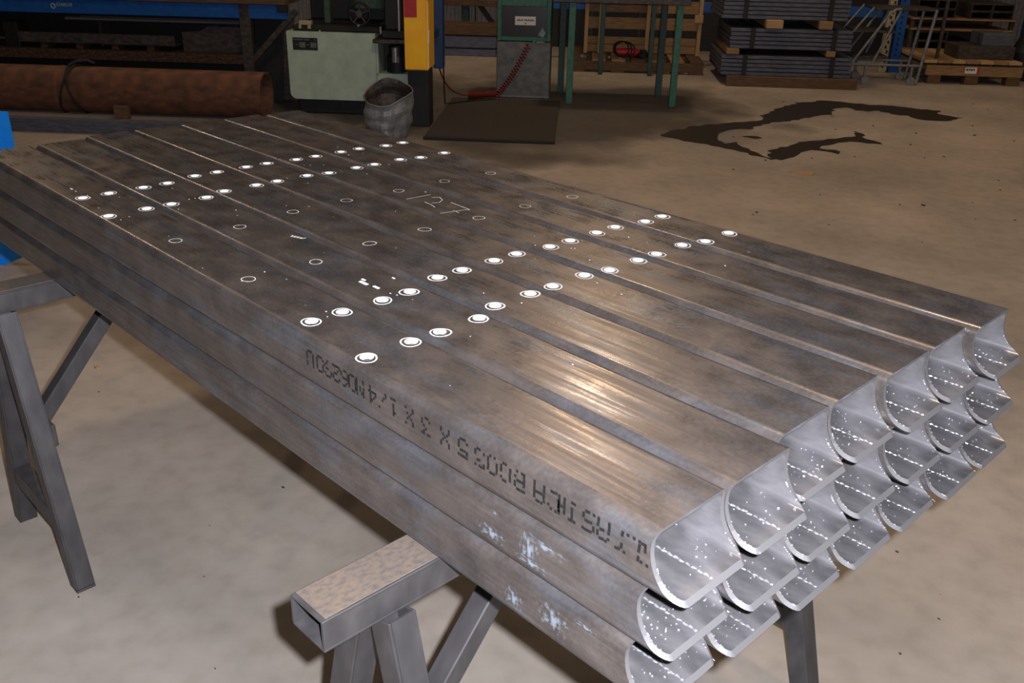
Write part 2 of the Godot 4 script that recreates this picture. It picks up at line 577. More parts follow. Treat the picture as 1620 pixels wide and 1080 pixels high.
# ------------------------------------------------------------------ trestles
func trestle(label: String, x: float, z_near: float, z_far: float) -> void:
	var o := thing("steel_trestle", label, "trestle", Vector3(x, 0, (z_near + z_far) * 0.5), 0.0, "steel trestles under the tube stack")
	var zl := (z_near - z_far) * 0.5
	var st := newst()
	rect_tube(st, Vector3(0, STACK_Y - 0.026, -zl), Vector3(0, STACK_Y - 0.026, zl), 0.072, 0.048, 0.004)
	part("beam", st, M.trestle, o)
	# dirt and scale baked on the beam's upper face
	var tp := newst()
	box(tp, Vector3(0, STACK_Y - 0.0012, 0), Vector3(0.066, 0.0016, zl * 2.0 - 0.012), 0.0006)
	part("weathered_top", tp, M.trestle_top, o)
	for e in [-1.0, 1.0]:
		var z: float = e * (zl - 0.108)
		for sx in [-1.0, 1.0]:
			var lg := newst()
			rect_tube(lg, Vector3(sx * 0.030, STACK_Y - 0.052, z), Vector3(sx * 0.192, 0.004, z), 0.044, 0.044, 0.004, Vector3.BACK)
			var leg := part("leg", lg, M.trestle, o)
			var ft := newst()
			box(ft, Vector3(sx * 0.192, 0.003, z), Vector3(0.044, 0.006, 0.044), 0.001)
			part("foot_plate", ft, M.trestle, leg)
		var cb := newst()
		bar(cb, Vector3(-0.142, 0.165, z), Vector3(0.142, 0.165, z), 0.038, 0.05)
		part("cross_bar", cb, M.trestle, o)
		var bk := newst()
		bar(bk, Vector3(-0.124, 0.375, z - e * 0.026), Vector3(0.124, 0.375, z - e * 0.026), 0.010, 0.055)
		part("brace_plate", bk, M.trestle, o)
		var br := newst()
		bar(br, Vector3(0, 0.365, z - e * 0.034), Vector3(0, STACK_Y - 0.055, z - e * 0.29), 0.036, 0.036)
		part("brace", br, M.trestle, o)

func build_trestles() -> void:
	trestle("dark steel trestle under the coped ends of the tubes, scabby beam end sticking out", -0.381, 0.175, -0.985)
	trestle("dark steel trestle carrying the plain far ends, beside the blue panel", -1.745, 0.215, -0.955)

# ------------------------------------------------------------------ tubes
func cope_x(y: float) -> float:
	# the saddle cut for a round pipe: y is the height above the tube's underside
	var d := y - (TUBE_H - 0.021)
	return 0.0525 - sqrt(maxf(0.05715 * 0.05715 - d * d, 0.0))

func cope_in(y: float) -> float:
	# inside face: the lower lip is cut nearly square
	return cope_x(y - 0.0048 * clampf((0.025 - y) / (0.025 - WALL_T), 0.0, 1.0))

func tube_profile(inset: float) -> Array:
	# points (y, z, ny, nz, length along the outline), closed
	var out := []
	var hw := TUBE_W * 0.5 - inset
	var y0 := inset
	var y1 := TUBE_H - inset
	var r := TUBE_R - inset
	var cs := [[y1 - r, hw - r, 0.0], [y0 + r, hw - r, PI * 0.5], [y0 + r, -hw + r, PI], [y1 - r, -hw + r, PI * 1.5]]
	var seg := 6
	for k in 4:
		var c: Array = cs[k]
		for i in seg + 1:
			var a: float = c[2] + PI * 0.5 * i / seg
			# a = 0 points up, PI/2 towards +z
			out.append([c[0] + cos(a) * r, c[1] + sin(a) * r, cos(a), sin(a)])
		if k == 0 or k == 2:
			var n: Array = cs[(k + 1) % 4]
			var a2: float = c[2] + PI * 0.5
			for i in range(1, 8):
				out.append([lerpf(c[0] + cos(a2) * r, n[0] + cos(a2) * r, i / 8.0), c[1] + sin(a2) * r, cos(a2), sin(a2)])
	return out

func flat_with_holes(st: SurfaceTool, y: float, up: float, zf: float, holes: Array, du: float, dv: float) -> void:
	# the flat top wall (or its underside) with round holes; holes = [[x, half spacing], ...]
	var a := 0.0106
	var hr := 0.0097
	var n := Vector3(0, up, 0)
	var x1 := cope_x(y)
	var x0 := -TUBE_L - cope_x(y)
	var cuts := [x0]
	for h in holes:
		cuts.append(h[0] - a)
		cuts.append(h[0] + a)
	cuts.append(x1)
	for i in cuts.size() - 1:
		var xa: float = cuts[i]
		var xb: float = cuts[i + 1]
		var bands := [[-zf, zf]]
		if i % 2 == 1:
			var hs: float = holes[(i - 1) / 2][1]
			bands = [[-zf, -hs - a], [-hs + a, hs - a], [hs + a, zf]]
			for sg in [-1.0, 1.0]:
				var cx := (xa + xb) * 0.5
				var cz: float = sg * hs
				var nseg := 24
				for k in nseg:
					var pr := []
					for e in [k, k + 1]:
						var th: float = TAU * e / nseg
						var d := Vector2(cos(th), sin(th))
						var sq := d / maxf(absf(d.x), absf(d.y)) * a
						pr.append([d * hr, sq])
					var p := []
					var uv := []
					for q in [pr[0][0], pr[1][0], pr[1][1], pr[0][1]]:
						var pt := Vector3(cx + q.x, y, cz + q.y)
						p.append(pt)
						uv.append(tube_uv(pt.x, 0.0635 - pt.z, du, dv))
					quadn(st, p, [n, n, n, n], uv)
		for bd in bands:
			var p := [Vector3(xa, y, bd[0]), Vector3(xb, y, bd[0]), Vector3(xb, y, bd[1]), Vector3(xa, y, bd[1])]
			var uv := []
			for q in p:
				uv.append(tube_uv(q.x, 0.0635 - q.z, du, dv))
			quadn(st, p, [n, n, n, n], uv)

func tube_uv(x: float, s: float, du: float, dv: float) -> Vector2:
	return Vector2(x / 1.25 + du, s / 0.62 + dv)

func make_tube(o: Node3D, k: int, holes: Array, du: float, dv: float) -> void:
	var po := tube_profile(0.0)
	var pi := tube_profile(WALL_T)
	var n := po.size()
	var outer := newst()
	var inner := newst()
	var cuts := [newst(), newst()]
	var s := 0.0
	for i in n:
		var j := (i + 1) % n
		var a: Array = po[i]
		var b: Array = po[j]
		var ds := Vector2(b[0] - a[0], b[1] - a[1]).length()
		var is_top := i == n - 1
		# outside and inside walls
		for f in 2:
			var pa: Array = a if f == 0 else pi[i]
			var pb: Array = b if f == 0 else pi[j]
			var sg := 1.0 if f == 0 else -1.0
			if is_top:
				continue
			var xa := cope_x(pa[0]) if f == 0 else cope_in(pa[0])
			var xb := cope_x(pb[0]) if f == 0 else cope_in(pb[0])
			var na := Vector3(0, pa[2], pa[3]) * sg
			var nb := Vector3(0, pb[2], pb[3]) * sg
			quadn(outer if f == 0 else inner, [Vector3(-TUBE_L - xa, pa[0], pa[1]), Vector3(xa, pa[0], pa[1]), Vector3(xb, pb[0], pb[1]), Vector3(-TUBE_L - xb, pb[0], pb[1])], [na, na, nb, nb], [tube_uv(-TUBE_L, 0.14 + s, du, dv), tube_uv(0, 0.14 + s, du, dv), tube_uv(0, 0.14 + s + ds, du, dv), tube_uv(-TUBE_L, 0.14 + s + ds, du, dv)])
		s += ds
		# the cut edge at both ends
		for e in 2:
			var p := []
			for m in 4:
				var q: Array = [a, b, pi[j], pi[i]][m]
				var x := cope_x(q[0]) if m < 2 else cope_in(q[0])
				p.append(Vector3(x if e == 0 else -TUBE_L - x, q[0], q[1]))
			var g: Vector3 = (p[1] - p[0]).cross(p[2] - p[0]).normalized()
			if g.x * (1.0 if e == 0 else -1.0) < 0.0:
				g = -g
			quadn(cuts[e], p, [g, g, g, g], [Vector2.ZERO, Vector2.ZERO, Vector2.ZERO, Vector2.ZERO])
	flat_with_holes(outer, TUBE_H, 1.0, TUBE_W * 0.5 - TUBE_R, holes, du, dv)
	flat_with_holes(inner, TUBE_H - WALL_T, -1.0, TUBE_W * 0.5 - TUBE_R, holes, du, dv)
	part("outer_wall", outer, M["scale%d" % k], o)
	part("inner_wall", inner, M.inner, o).set_meta("label", "clean grey inside face of the tube")
	for e in 2:
		part("cut_edge", cuts[e], M.cut, o).set_meta("label", "bright freshly cut saddle edge")

func build_tubes() -> void:
	# offsets along the length: the tubes are not pushed up evenly
	var off := [[0.0, 0.001, -0.019, -0.0185, -0.007, -0.006, 0.009], [-0.010, 0.004, 0.002, 0.0, 0.007, 0.011, 0.014], [-0.019, -0.010, 0.0, 0.008, 0.012, 0.022, 0.022]]
	var order := ["first", "second", "third", "fourth", "fifth", "sixth", "seventh"]
	var layer := ["top", "middle", "bottom"]
	var rows := [[-1.517, 0.0271], [-1.362, 0.0383], [-0.667, 0.0271], [-0.5146, 0.0383]]
	var bore := newst()
	lathe(bore, [Vector2(0.0100, 0.0003), Vector2(0.0097, 0.0), Vector2(0.0097, -0.0074), Vector2(0.0103, -0.0074)], 24)
	# the bore faces inwards
	var bore_mesh := bore.commit()
	var ring_drilled := []
	for v in 4:
		ring_drilled.append(chalk_ring(0.0143, 0.0023, v))
	var ring_plain := []
	for v in 3:
		ring_plain.append(chalk_ring(0.0112, 0.0014, 10 + v))
	var punch := newst()
	lathe(punch, [Vector2(0.0, 0.0004), Vector2(0.0014, 0.0004), Vector2(0.0018, 0.0)], 8)
	var punch_mesh := punch.commit()
	var seam_mesh := seam()
	for r in 3:
		for c in 7:
			var x: float = off[r][c]
			var z := -PITCH * (c + 0.5)
			var label := "coped steel box tube, %s of the %s layer counting from the chalk smeared one" % [order[c], layer[r]]
			if r == 0 and c == 0:
				label = "coped steel box tube with black dot lettering on its side, drilled on top"
			elif r == 0:
				label = "drilled chalk marked box tube, %s of the top layer counting from the lettered tube" % order[c]
			elif c == 0:
				label = "coped steel box tube with white chalk smears, in the %s layer under the lettered tube" % layer[r]
			var o := thing("steel_tube", label, "steel tube", Vector3(x, STACK_Y + (2 - r) * TUBE_H, z), 0.0, "stacked steel box tubes")
			make_tube(o, [0, 1, 2, 0, 1, 0, 2][(c + r * 2) % 7], rows if r == 0 else [], rng.randf(), rng.randf())
			shared("weld_seam", seam_mesh, M.seam, o).set_meta("label", "bright ropy weld seam inside the tube")
			if r > 0:
				continue
			for h in rows:
				for sg in [-1.0, 1.0]:
					shared("hole_bore", bore_mesh, M.bore, o, Transform3D(Basis.IDENTITY, Vector3(h[0], TUBE_H, sg * h[1])))
					var rx := Transform3D(Basis(Vector3.UP, rng.randf() * TAU), Vector3(h[0] + rng.randf_range(0.0005, 0.0032), TUBE_H + 0.0003, sg * h[1] + rng.randf_range(0.0005, 0.0028)))
					shared("chalk_ring", ring_drilled[rng.randi() % 4], M.chalk, o, rx)
			for px in [-1.139, -0.881]:
				var rx2 := Transform3D(Basis(Vector3.UP, rng.randf() * TAU), Vector3(px, TUBE_H + 0.0003, 0.009))
				shared("chalk_ring", ring_plain[rng.randi() % 3], M.chalk, o, rx2)
				shared("punch_mark", punch_mesh, M.ink, o, Transform3D(Basis.IDENTITY, Vector3(px, TUBE_H, 0.009)))
			if c == 0:
				ink_print(o)
			if c == 4:
				chalk_number(o)
			if c == 1:
				var sc := newst()
				var zz := []
				for q in 9:
					zz.append(Vector3(-1.030 + q * 0.0035, TUBE_H + 0.0003, -0.036 - q * 0.0012 + (0.006 if q % 2 else -0.003)))
				ribbon(sc, zz, 0.0026, Vector3.UP)
				part("chalk_dab", sc, M.chalk, o)

func chalk_ring(r: float, w: float, v: int) -> ArrayMesh:
	# a ring drawn by hand: not quite round, its ends overlap
	var g := RandomNumberGenerator.new()
	g.seed = 70 + v
	var st := newst()
	var pts := []
	var a0 := g.randf() * TAU
	var e1 := g.randf_range(-0.10, 0.10)
	var e2 := g.randf_range(-0.05, 0.05)
	for i in 34:
		var th := a0 + TAU * 1.06 * i / 33.0
		var rr := r * (1.0 + e1 * cos(2.0 * th) + e2 * cos(3.0 * th + 1.0) + 0.06 * (i / 33.0 - 0.5))
		pts.append(Vector3(cos(th) * rr * 1.04, 0, sin(th) * rr))
	ribbon(st, pts, w, Vector3.UP)
	return st.commit()

func seam() -> ArrayMesh:
	# the ropy bead along the middle of the inside floor
	var st := newst()
	var x1 := cope_in(WALL_T) - 0.001
	var n := 170
	var prev := []
	for i in n + 1:
		var x := x1 - 0.0026 * i
		var a := 0.0007 + 0.0005 * sin(i * 2.1) + 0.0002 * sin(i * 0.37)
		var zz := 0.0007 * sin(i * 1.3)
		var ring := []
		for k in 5:
			var th := PI * k / 4.0
			ring.append(Vector3(x, WALL_T + sin(th) * a * 1.5 - 0.0002, zz + cos(th) * (a + 0.0008)))
		if i > 0:
			for k in 4:
				var nn := Vector3(0, sin(PI * (k + 0.5) / 4.0), cos(PI * (k + 0.5) / 4.0))
				var g: Vector3 = (ring[k + 1] - prev[k]).cross(ring[k] - prev[k + 1]).normalized()
				if g.dot(nn) < 0.0:
					g = -g
				quadn(st, [prev[k], prev[k + 1], ring[k + 1], ring[k]], [g, g, g, g], [Vector2.ZERO, Vector2.ZERO, Vector2.ZERO, Vector2.ZERO])
		prev = ring
	return st.commit()

const GLYPH := {"0": ["01110", "10001", "10001", "10001", "10001", "10001", "01110"], "1": ["00100", "01100", "00100", "00100", "00100", "00100", "01110"], "2": ["01110", "10001", "00001", "00110", "01000", "10000", "11111"], "3": ["11111", "00010", "00100", "00010", "00001", "10001", "01110"], "4": ["00010", "00110", "01010", "10010", "11111", "00010", "00010"], "5": ["11111", "10000", "11110", "00001", "00001", "10001", "01110"], "6": ["00110", "01000", "10000", "11110", "10001", "10001", "01110"], "9": ["01110", "10001", "10001", "01111", "00001", "00010", "01100"], "/": ["00001", "00001", "00010", "00100", "01000", "10000", "10000"], "X": ["10001", "10001", "01010", "00100", "01010", "10001", "10001"], "M": ["10001", "11011", "10101", "10101", "10001", "10001", "10001"], "U": ["10001", "10001", "10001", "10001", "10001", "10001", "01110"], "B": ["11110", "10001", "10001", "11110", "10001", "10001", "11110"], "A": ["01110", "10001", "10001", "11111", "10001", "10001", "10001"], "C": ["01110", "10001", "10000", "10000", "10000", "10001", "01110"], "H": ["01010", "01010", "01010", "01110", "01010", "01010", "01010"], "I": ["01110", "00100", "00100", "00100", "00100", "00100", "01110"], "S": ["01111", "10000", "10000", "01110", "00001", "00001", "11110"], "T": ["11111", "00100", "00100", "00100", "00100", "00100", "00100"], "L": ["10000", "10000", "10000", "10000", "10000", "10000", "11111"]}

func ink_print(o: Node3D) -> void:
	# dot printed lettering; the tube lies upside down, so the line reads from the other end
	var line := [["U", -0.618], ["0", -0.593], ["9", -0.573], ["2", -0.553], ["6", -0.533], ["0", -0.515], ["M", -0.497], ["4", -0.470], ["/", -0.4475], ["1", -0.424], ["X", -0.391], ["3", -0.358], ["X", -0.321], ["5", -0.288], ["5", -0.258], ["0", -0.236], ["0", -0.214], ["B", -0.191], ["A", -0.160], ["C", -0.138], ["H", -0.1255], ["I", -0.1105], ["S", -0.087], ["A", -0.066], ["T", -0.041], ["L", -0.026], ["I", -0.011]]
	var st := newst()
	var g := RandomNumberGenerator.new()
	g.seed = 3
	for q in line:
		var rows: Array = GLYPH[q[0]]
		for j in 7:
			for i in 5:
				if rows[j][i] == "1" and g.randf() > (0.10 if q[1] < -0.05 else 0.35):
					# turned half round: column and row run backwards
					var x: float = q[1] + (2.0 - i) * 0.0037 + g.randf_range(-0.0004, 0.0004)
					var y := TUBE_H - 0.0425 + j * 0.0038 + g.randf_range(-0.0004, 0.0004)
					box(st, Vector3(x, y, TUBE_W * 0.5 + 0.0001), Vector3(0.0034, 0.0036, 0.0004))
	part("ink_lettering", st, M.ink, o).set_meta("label", "black dot printed lettering, upside down")

func chalk_number(o: Node3D) -> void:
	# 127 scribbled in chalk; positions along the tube and across it
	var zc := -PITCH * 4.5
	var y := TUBE_H + 0.0003
	var st := newst()
	var lines := [[[-1.085, -0.5395], [-1.0789, -0.6006]], [[-1.0601, -0.5878], [-1.0519, -0.6024], [-1.0315, -0.5945], [-1.0215, -0.577], [-1.0285, -0.5618]], [[-1.0443, -0.5564], [-1.0221, -0.554], [-0.9999, -0.5476]], [[-1.0059, -0.5957], [-0.9449, -0.5917], [-0.9613, -0.5287]], [[-0.9606, -0.5622], [-0.9392, -0.5604]]]
	for l in lines:
		var pts := []
		for p in l:
			pts.append(Vector3(p[0] + 0.007, y, p[1] - zc))
		ribbon(st, pts, 0.0014, Vector3.UP)
	part("chalk_number", st, M.chalk, o).set_meta("label", "the number 127 written in chalk")

func build_stack_details() -> void:
	# chalk rubbed on the sides of the outer tubes of the two lower layers
	for q in [["steel_tube_007", [[-0.230, -0.0905, 0.008, 0.010], [-0.235, -0.126, 0.035, 0.014], [-0.150, -0.090, 0.055, 0.020], [-0.172, -0.116, 0.024, 0.034], [-0.168, -0.138, 0.040, 0.016]]], ["steel_tube_014", [[-0.195, -0.203, 0.024, 0.024], [-0.129, -0.190, 0.036, 0.026], [-0.080, -0.163, 0.03, 0.014]]]]:
		var o: Node3D = get_node(NodePath(q[0]))
		var off_y: float = 0.94 - o.position.y
		for s in q[1]:
			var st := newst()
			var p := []
			var z := TUBE_W * 0.5 + 0.0005
			for e in [[-1, -1], [1, -1], [1, 1], [-1, 1]]:
				p.append(Vector3(s[0] - o.position.x + e[0] * s[2] * 0.8, clampf(s[1] + off_y + e[1] * s[3] * 0.8, 0.0135, 0.0625), z))
			var n := Vector3(0, 0, 1)
			quadn(st, p, [n, n, n, n], [Vector2(0, 0), Vector2(1, 0), Vector2(1, 1), Vector2(0, 1)])
			part("chalk_smear", st, M.smear, o)
	# turnings left lying in the coped ends
	for r in 3:
		for c in 7:
			var tb: Node3D = get_node(NodePath("steel_tube" if r + c == 0 else "steel_tube_%03d" % (r * 7 + c)))
			var sw := newst()
			var y := WALL_T
			var n := 16 + rng.randi() % 14
			if (r == 0 and (c == 2 or c == 3)) or (r > 0 and c == 0):
				n = 46
			for i in n:
				var x := 0.018 - absf(rng.randfn(0.0, 0.045))
				var z := rng.randf_range(-0.05, 0.05)
				var b := Basis.from_euler(Vector3(rng.randf() * TAU, rng.randf() * TAU, rng.randf() * TAU))
				var sz := rng.randf_range(0.0005, 0.0016)
				box(sw, Vector3.ZERO, Vector3(sz * 1.6, sz * 0.4, sz), 0.0, Transform3D(b, Vector3(x, y + sz * 0.5, z)))
			# burrs hanging along the lower part of the saddle edge
			for wall in [-1.0, 1.0]:
				for i in 9:
					var yy := rng.randf_range(0.004, 0.03)
					var z2: float = wall * (TUBE_W * 0.5 - WALL_T - 0.0005)
					if yy < 0.012:
						z2 -= wall * (0.012 - yy) * 0.7
					var sz2 := rng.randf_range(0.0008, 0.0022)
					box(sw, Vector3.ZERO, Vector3(sz2, sz2 * 0.5, sz2), 0.0, Transform3D(Basis.from_euler(Vector3(rng.randf() * TAU, rng.randf() * TAU, 0)), Vector3(cope_in(yy) - 0.0005, yy, z2)))
			var so := part("metal_shavings", sw, M.swarf, tb)
			so.set_meta("label", "tiny bright metal shavings stuck in the coped end")
			so.set_meta("kind", "stuff")
	# chalk dust specks on the top faces
	var ds := newst()
	for i in 90:
		var c := rng.randi() % 7
		var x := rng.randf_range(-1.6, -0.3)
		if rng.randf() < 0.6:
			x = [-1.517, -1.362, -0.667, -0.5146][rng.randi() % 4] + rng.randfn(0.0, 0.05)
		var sz := rng.randf_range(0.0007, 0.0018)
		box(ds, Vector3(x, 0.94 + sz * 0.1, -PITCH * (c + 0.5) + rng.randf_range(-0.045, 0.045)), Vector3(sz * 1.5, sz * 0.25, sz))
	# two dabs of spilled chalk paint
	for q in [[-0.745, -0.186, 0.020, 0.006], [-0.716, -0.190, 0.014, 0.005], [-0.757, -0.1945, 0.009, 0.004], [-0.731, -0.2362, 0.006, 0.003], [-1.6, -0.045, 0.010, 0.003]]:
		box(ds, Vector3(q[0], 0.9403, q[1]), Vector3(q[2], 0.0008, q[3]), 0.0003)
	var so2 := part("chalk_crumbs", ds, M.chalk, self)
	tag(so2, "white chalk crumbs and dabs scattered on the upper tube faces", "chalk")
	so2.set_meta("kind", "stuff")

# ------------------------------------------------------------------ background, left
func build_left_background() -> void:
	# blue guard panel beyond the far tube ends
	var o := shop("guard_panel", "bright blue steel guard panel standing behind the far ends of the tubes", "panel", -3.0, 3.04)
	var gp := newst()
	prism(gp, PackedVector2Array([Vector2(-0.60, 0.0), Vector2(0.36, 0.0), Vector2(0.52, 0.07), Vector2(0.52, 0.69), Vector2(-0.60, 0.665)]), 0.012, Transform3D(Basis.IDENTITY, Vector3(0, 0, 0.0)))
	part("sheet", gp, M.bluebin, o)
	for x in [-0.5, 0.2]:
		gp = newst()
		box(gp, Vector3(x, 0.32, -0.033), Vector3(0.04, 0.64, 0.04), 0.003)
		part("stiffener", gp, M.bluebin, o)
		gp = newst()
		box(gp, Vector3(x, 0.015, -0.21), Vector3(0.05, 0.03, 0.39), 0.003)
		part("foot", gp, M.bluebin, o)
	# dark channel lying on the floor in front of the pipe
	o = shop("steel_channel", "dark steel channel lying on the floor in front of the rusty pipe", "channel", -4.0, 5.72)
	var ch := newst()
	bs(ch, -5.6, -2.35, 0.0, 0.095, 5.68, 5.69)
	bs(ch, -5.6, -2.35, 0.085, 0.095, 5.69, 5.76)
	bs(ch, -5.6, -2.35, 0.0, 0.010, 5.69, 5.76)
	part("channel", ch, M.greysteel, o)
	# rusty pipe
	o = shop("rusty_pipe", "large rust orange steel pipe lying on the floor under the storage rack", "pipe", -4.0, 6.42)
	var pp := newst()
	var xf := Transform3D(Basis(Vector3(0, 0, -1), Vector3(1, 0, 0), Vector3(0, -1, 0)), Vector3(0, 0.176, 0))
	lathe(pp, [Vector2(0.160, -1.7), Vector2(0.172, -1.7), Vector2(0.172, -0.1), Vector2(0.175, -0.09), Vector2(0.175, -0.07), Vector2(0.172, -0.06), Vector2(0.172, 1.52), Vector2(0.160, 1.52), Vector2(0.160, -1.7)], 40, xf)
	part("pipe_wall", pp, M.rustpipe, o)
	# sling slung twice round the pipe
	o = shop("lifting_sling", "black lifting sling looped round the rusty pipe", "sling", -3.98, 6.42)
	var sg := newst()
	for q in [[-0.04, 0.06], [0.03, -0.05]]:
		var pts := []
		for i in 32:
			var th := TAU * i / 32.0
			pts.append(Vector3(q[0] + q[1] * cos(th), 0.178 + 0.180 * cos(th), 0.180 * sin(th)))
		sweep(sg, pts, 0.009, 6, true)
	sweep(sg, [Vector3(-0.02, 0.36, 0.03), Vector3(0.03, 0.385, 0.0), Vector3(0.09, 0.39, -0.03), Vector3(0.14, 0.365, -0.06)], 0.013, 6)
	part("strap", sg, M.rubber, o)
	o = shop("dark_block", "dark chock wedged against the rusty pipe", "patch", -3.54, 6.2)
	var ck := newst()
	prism(ck, PackedVector2Array([Vector2(-0.05, 0), Vector2(0.05, 0), Vector2(0.05, 0.10), Vector2(-0.05, 0.10)]), 0.06, Transform3D(Basis.IDENTITY, Vector3(0, 0, 0.03)))
	part("block", ck, M.wooddark, o)  # dark block standing at the dark patch on the pipe front
	# storage rack
	o = shop("storage_rack", "storage rack with a blue upper beam and rusty lower beam behind the pipe", "rack", -4.2, 7.2)
	var st := newst()
	bs(st, -6.4, -2.42, 0.683, 0.792, 6.90, 6.95, 0.004)
	var ub := part("upper_beam", st, M.blue, o)
	ub.set_meta("label", "blue rack beam with a small white logo")
	lettering("STABLER", 0.026, 0.003, M.offwhite, ub, at(-4.30, 0.728, 6.899))
	var lg := newst()
	var ring := []
	for i in 20:
		ring.append(at(-4.325 + 0.015 * cos(TAU * i / 20), 0.738 + 0.019 * sin(TAU * i / 20), 6.898))
	sweep(lg, ring, 0.005, 6, true)
	part("logo_ring", lg, M.offwhite, ub)
	st = newst()
	bs(st, -6.4, -2.42, 0.796, 0.835, 6.86, 7.5, 0.004)
	part("deck_board", st, M.wooddark, o)
	st = newst()
	bs(st, -2.49, -2.40, 0.74, 0.80, 6.87, 6.90, 0.004)
	part("beam_clip", st, M.black, o)
	st = newst()
	bs(st, -6.4, -2.80, 0.325, 0.402, 6.90, 6.96, 0.004)
	part("lower_beam", st, M.rust, o)
	st = newst()
	bs(st, -6.4, -2.80, 0.36, 0.40, 6.97, 7.6, 0.003)
	part("shelf", st, M.darksteel, o)
	for s in [-2.765, -5.9]:
		for t in [6.93, 7.62]:
			st = newst()
			bs(st, s - 0.045, s + 0.045, 0.0, 1.6, t - 0.03, t + 0.03, 0.004)
			part("post", st, M.darksteel, o)
	st = newst()
	bar(st, at(-2.73, 0.36, 6.93), at(-2.35, 0.75, 6.93), 0.04, 0.045)
	part("brace", st, M.darksteel, o)
	st = newst()
	bs(st, -6.4, -2.7, 0.0, 1.6, 7.68, 7.70, 0.0)
	part("added_dark_backing", st, M.black, o)  # added black sheet standing in for the dark behind the shelves
	for s in [-4.1, -3.1]:
		st = newst()
		bs(st, s - 0.012, s + 0.012, 0.40, 0.598, 7.17, 7.35, 0.0)
		part("cradle", st, M.darksteel, o)
	# things on the rack
	o = shop("steel_angle", "long grey steel angle lying on the rack shelf", "steel angle", -4.0, 6.98)
	o.position.y = 0.40
	st = newst()
	bs(st, -4.69, -3.38, 0.045, 0.053, 6.95, 7.16, 0.002)
	bar(st, at(-4.69, 0.088, 6.95), at(-3.38, 0.088, 6.95), 0.008, 0.080)
	part("angle_leg", st, M.darksteel, o)
	for s in [-4.5, -4.2, -3.9, -3.6]:
		st = newst()
		bs(st, s - 0.03, s + 0.03, 0.0, 0.044, 6.97, 7.1, 0.002)
		part("packer", st, M.rust, o)
	o = shop("steel_box", "dark square steel box on the rack shelf beside the steel angle", "box", -4.74, 7.0)
	o.position.y = 0.40
	st = newst()
	bs(st, -4.82, -4.70, 0.0, 0.20, 6.96, 7.14, 0.004)
	part("box_body", st, M.black, o)
	o = shop("cut_plate", "dark grey steel plate with a cut corner standing on the rack shelf", "steel plate", -3.1, 7.05)
	o.position.y = 0.40
	st = newst()
	prism(st, PackedVector2Array([Vector2(-0.25, 0.0), Vector2(0.25, 0.0), Vector2(0.25, 0.20), Vector2(-0.02, 0.20), Vector2(-0.10, 0.16), Vector2(-0.25, 0.15)]), 0.02, Transform3D(Basis.IDENTITY, Vector3(0, 0, 0.01)))
	part("plate", st, M.darksteel, o)
	for k in 3:
		o = shop("steel_rod", ["bright steel rod lying across the rack under the blue beam", "thin pale tube lying across the rack under the blue beam", "rusty rod lying across the rack under the blue beam"][k], "rod", -3.6, 7.3)
		st = newst()
		sweep(st, [at(-4.4 + k * 0.1, 0.615, 7.2 + k * 0.06), at(-2.86, 0.615, 7.2 + k * 0.06)], 0.016, 8)
		part("rod", st, [M.brightsteel, M.zinc, M.rust][k], o)
	for k in 3:
		var s: float = [-3.64, -3.28, -4.5][k]
		o = shop("clamp_handle", ["grey steel clamp with a square bow handle behind the rusty pipe", "small clamp with a rounded bow behind the pipe", "pale crumpled clamp lying behind the pipe near the sling"][k], "clamp", s, 6.75)
		st = newst()
		bs(st, s - 0.10, s + 0.10, 0.0, 0.20, 6.70, 6.80, 0.01)
		part("clamp_body", st, M.darksteel, o)
		st = newst()
		sweep(st, [at(s - 0.085, 0.2, 6.72), at(s - 0.085, 0.27, 6.72), at(s - 0.07, 0.285, 6.72), at(s + 0.07, 0.285, 6.72), at(s + 0.085, 0.27, 6.72), at(s + 0.085, 0.2, 6.72)], 0.009, 6)
		part("bow", st, M.zinc, o)
	# dark plates leaning beside the machine
	for k in 3:
		var s2 := -2.55 + k * 0.05
		o = shop("leaning_plate", "%s dark steel sheet leaning between the rack and the green machine" % ["tallest black", "middle", "shortest black"][k], "steel sheet", s2, 7.1 + k * 0.12, "dark sheets leaning beside the green machine")
		st = newst()
		bar(st, at(s2 - 0.12, 0.008, 7.05 + k * 0.12), at(s2 - 0.12, 0.75 - k * 0.1, 7.25 + k * 0.12), 0.24, 0.012)
		part("sheet", st, M.black if k != 1 else M.darksteel, o)

func lettering(text: String, size: float, depth: float, m: Material, parent: Node, p: Vector3) -> void:
	var tm := TextMesh.new()
	var f := SystemFont.new()
	f.font_names = PackedStringArray(["Droid Sans"])
	tm.font = f
	tm.text = text
	tm.font_size = 32
	tm.pixel_size = size / 24.0
	tm.depth = depth
	tm.horizontal_alignment = HORIZONTAL_ALIGNMENT_LEFT
	tm.vertical_alignment = VERTICAL_ALIGNMENT_BOTTOM
	shared("lettering", tm, m, parent, Transform3D(Basis.IDENTITY, p))

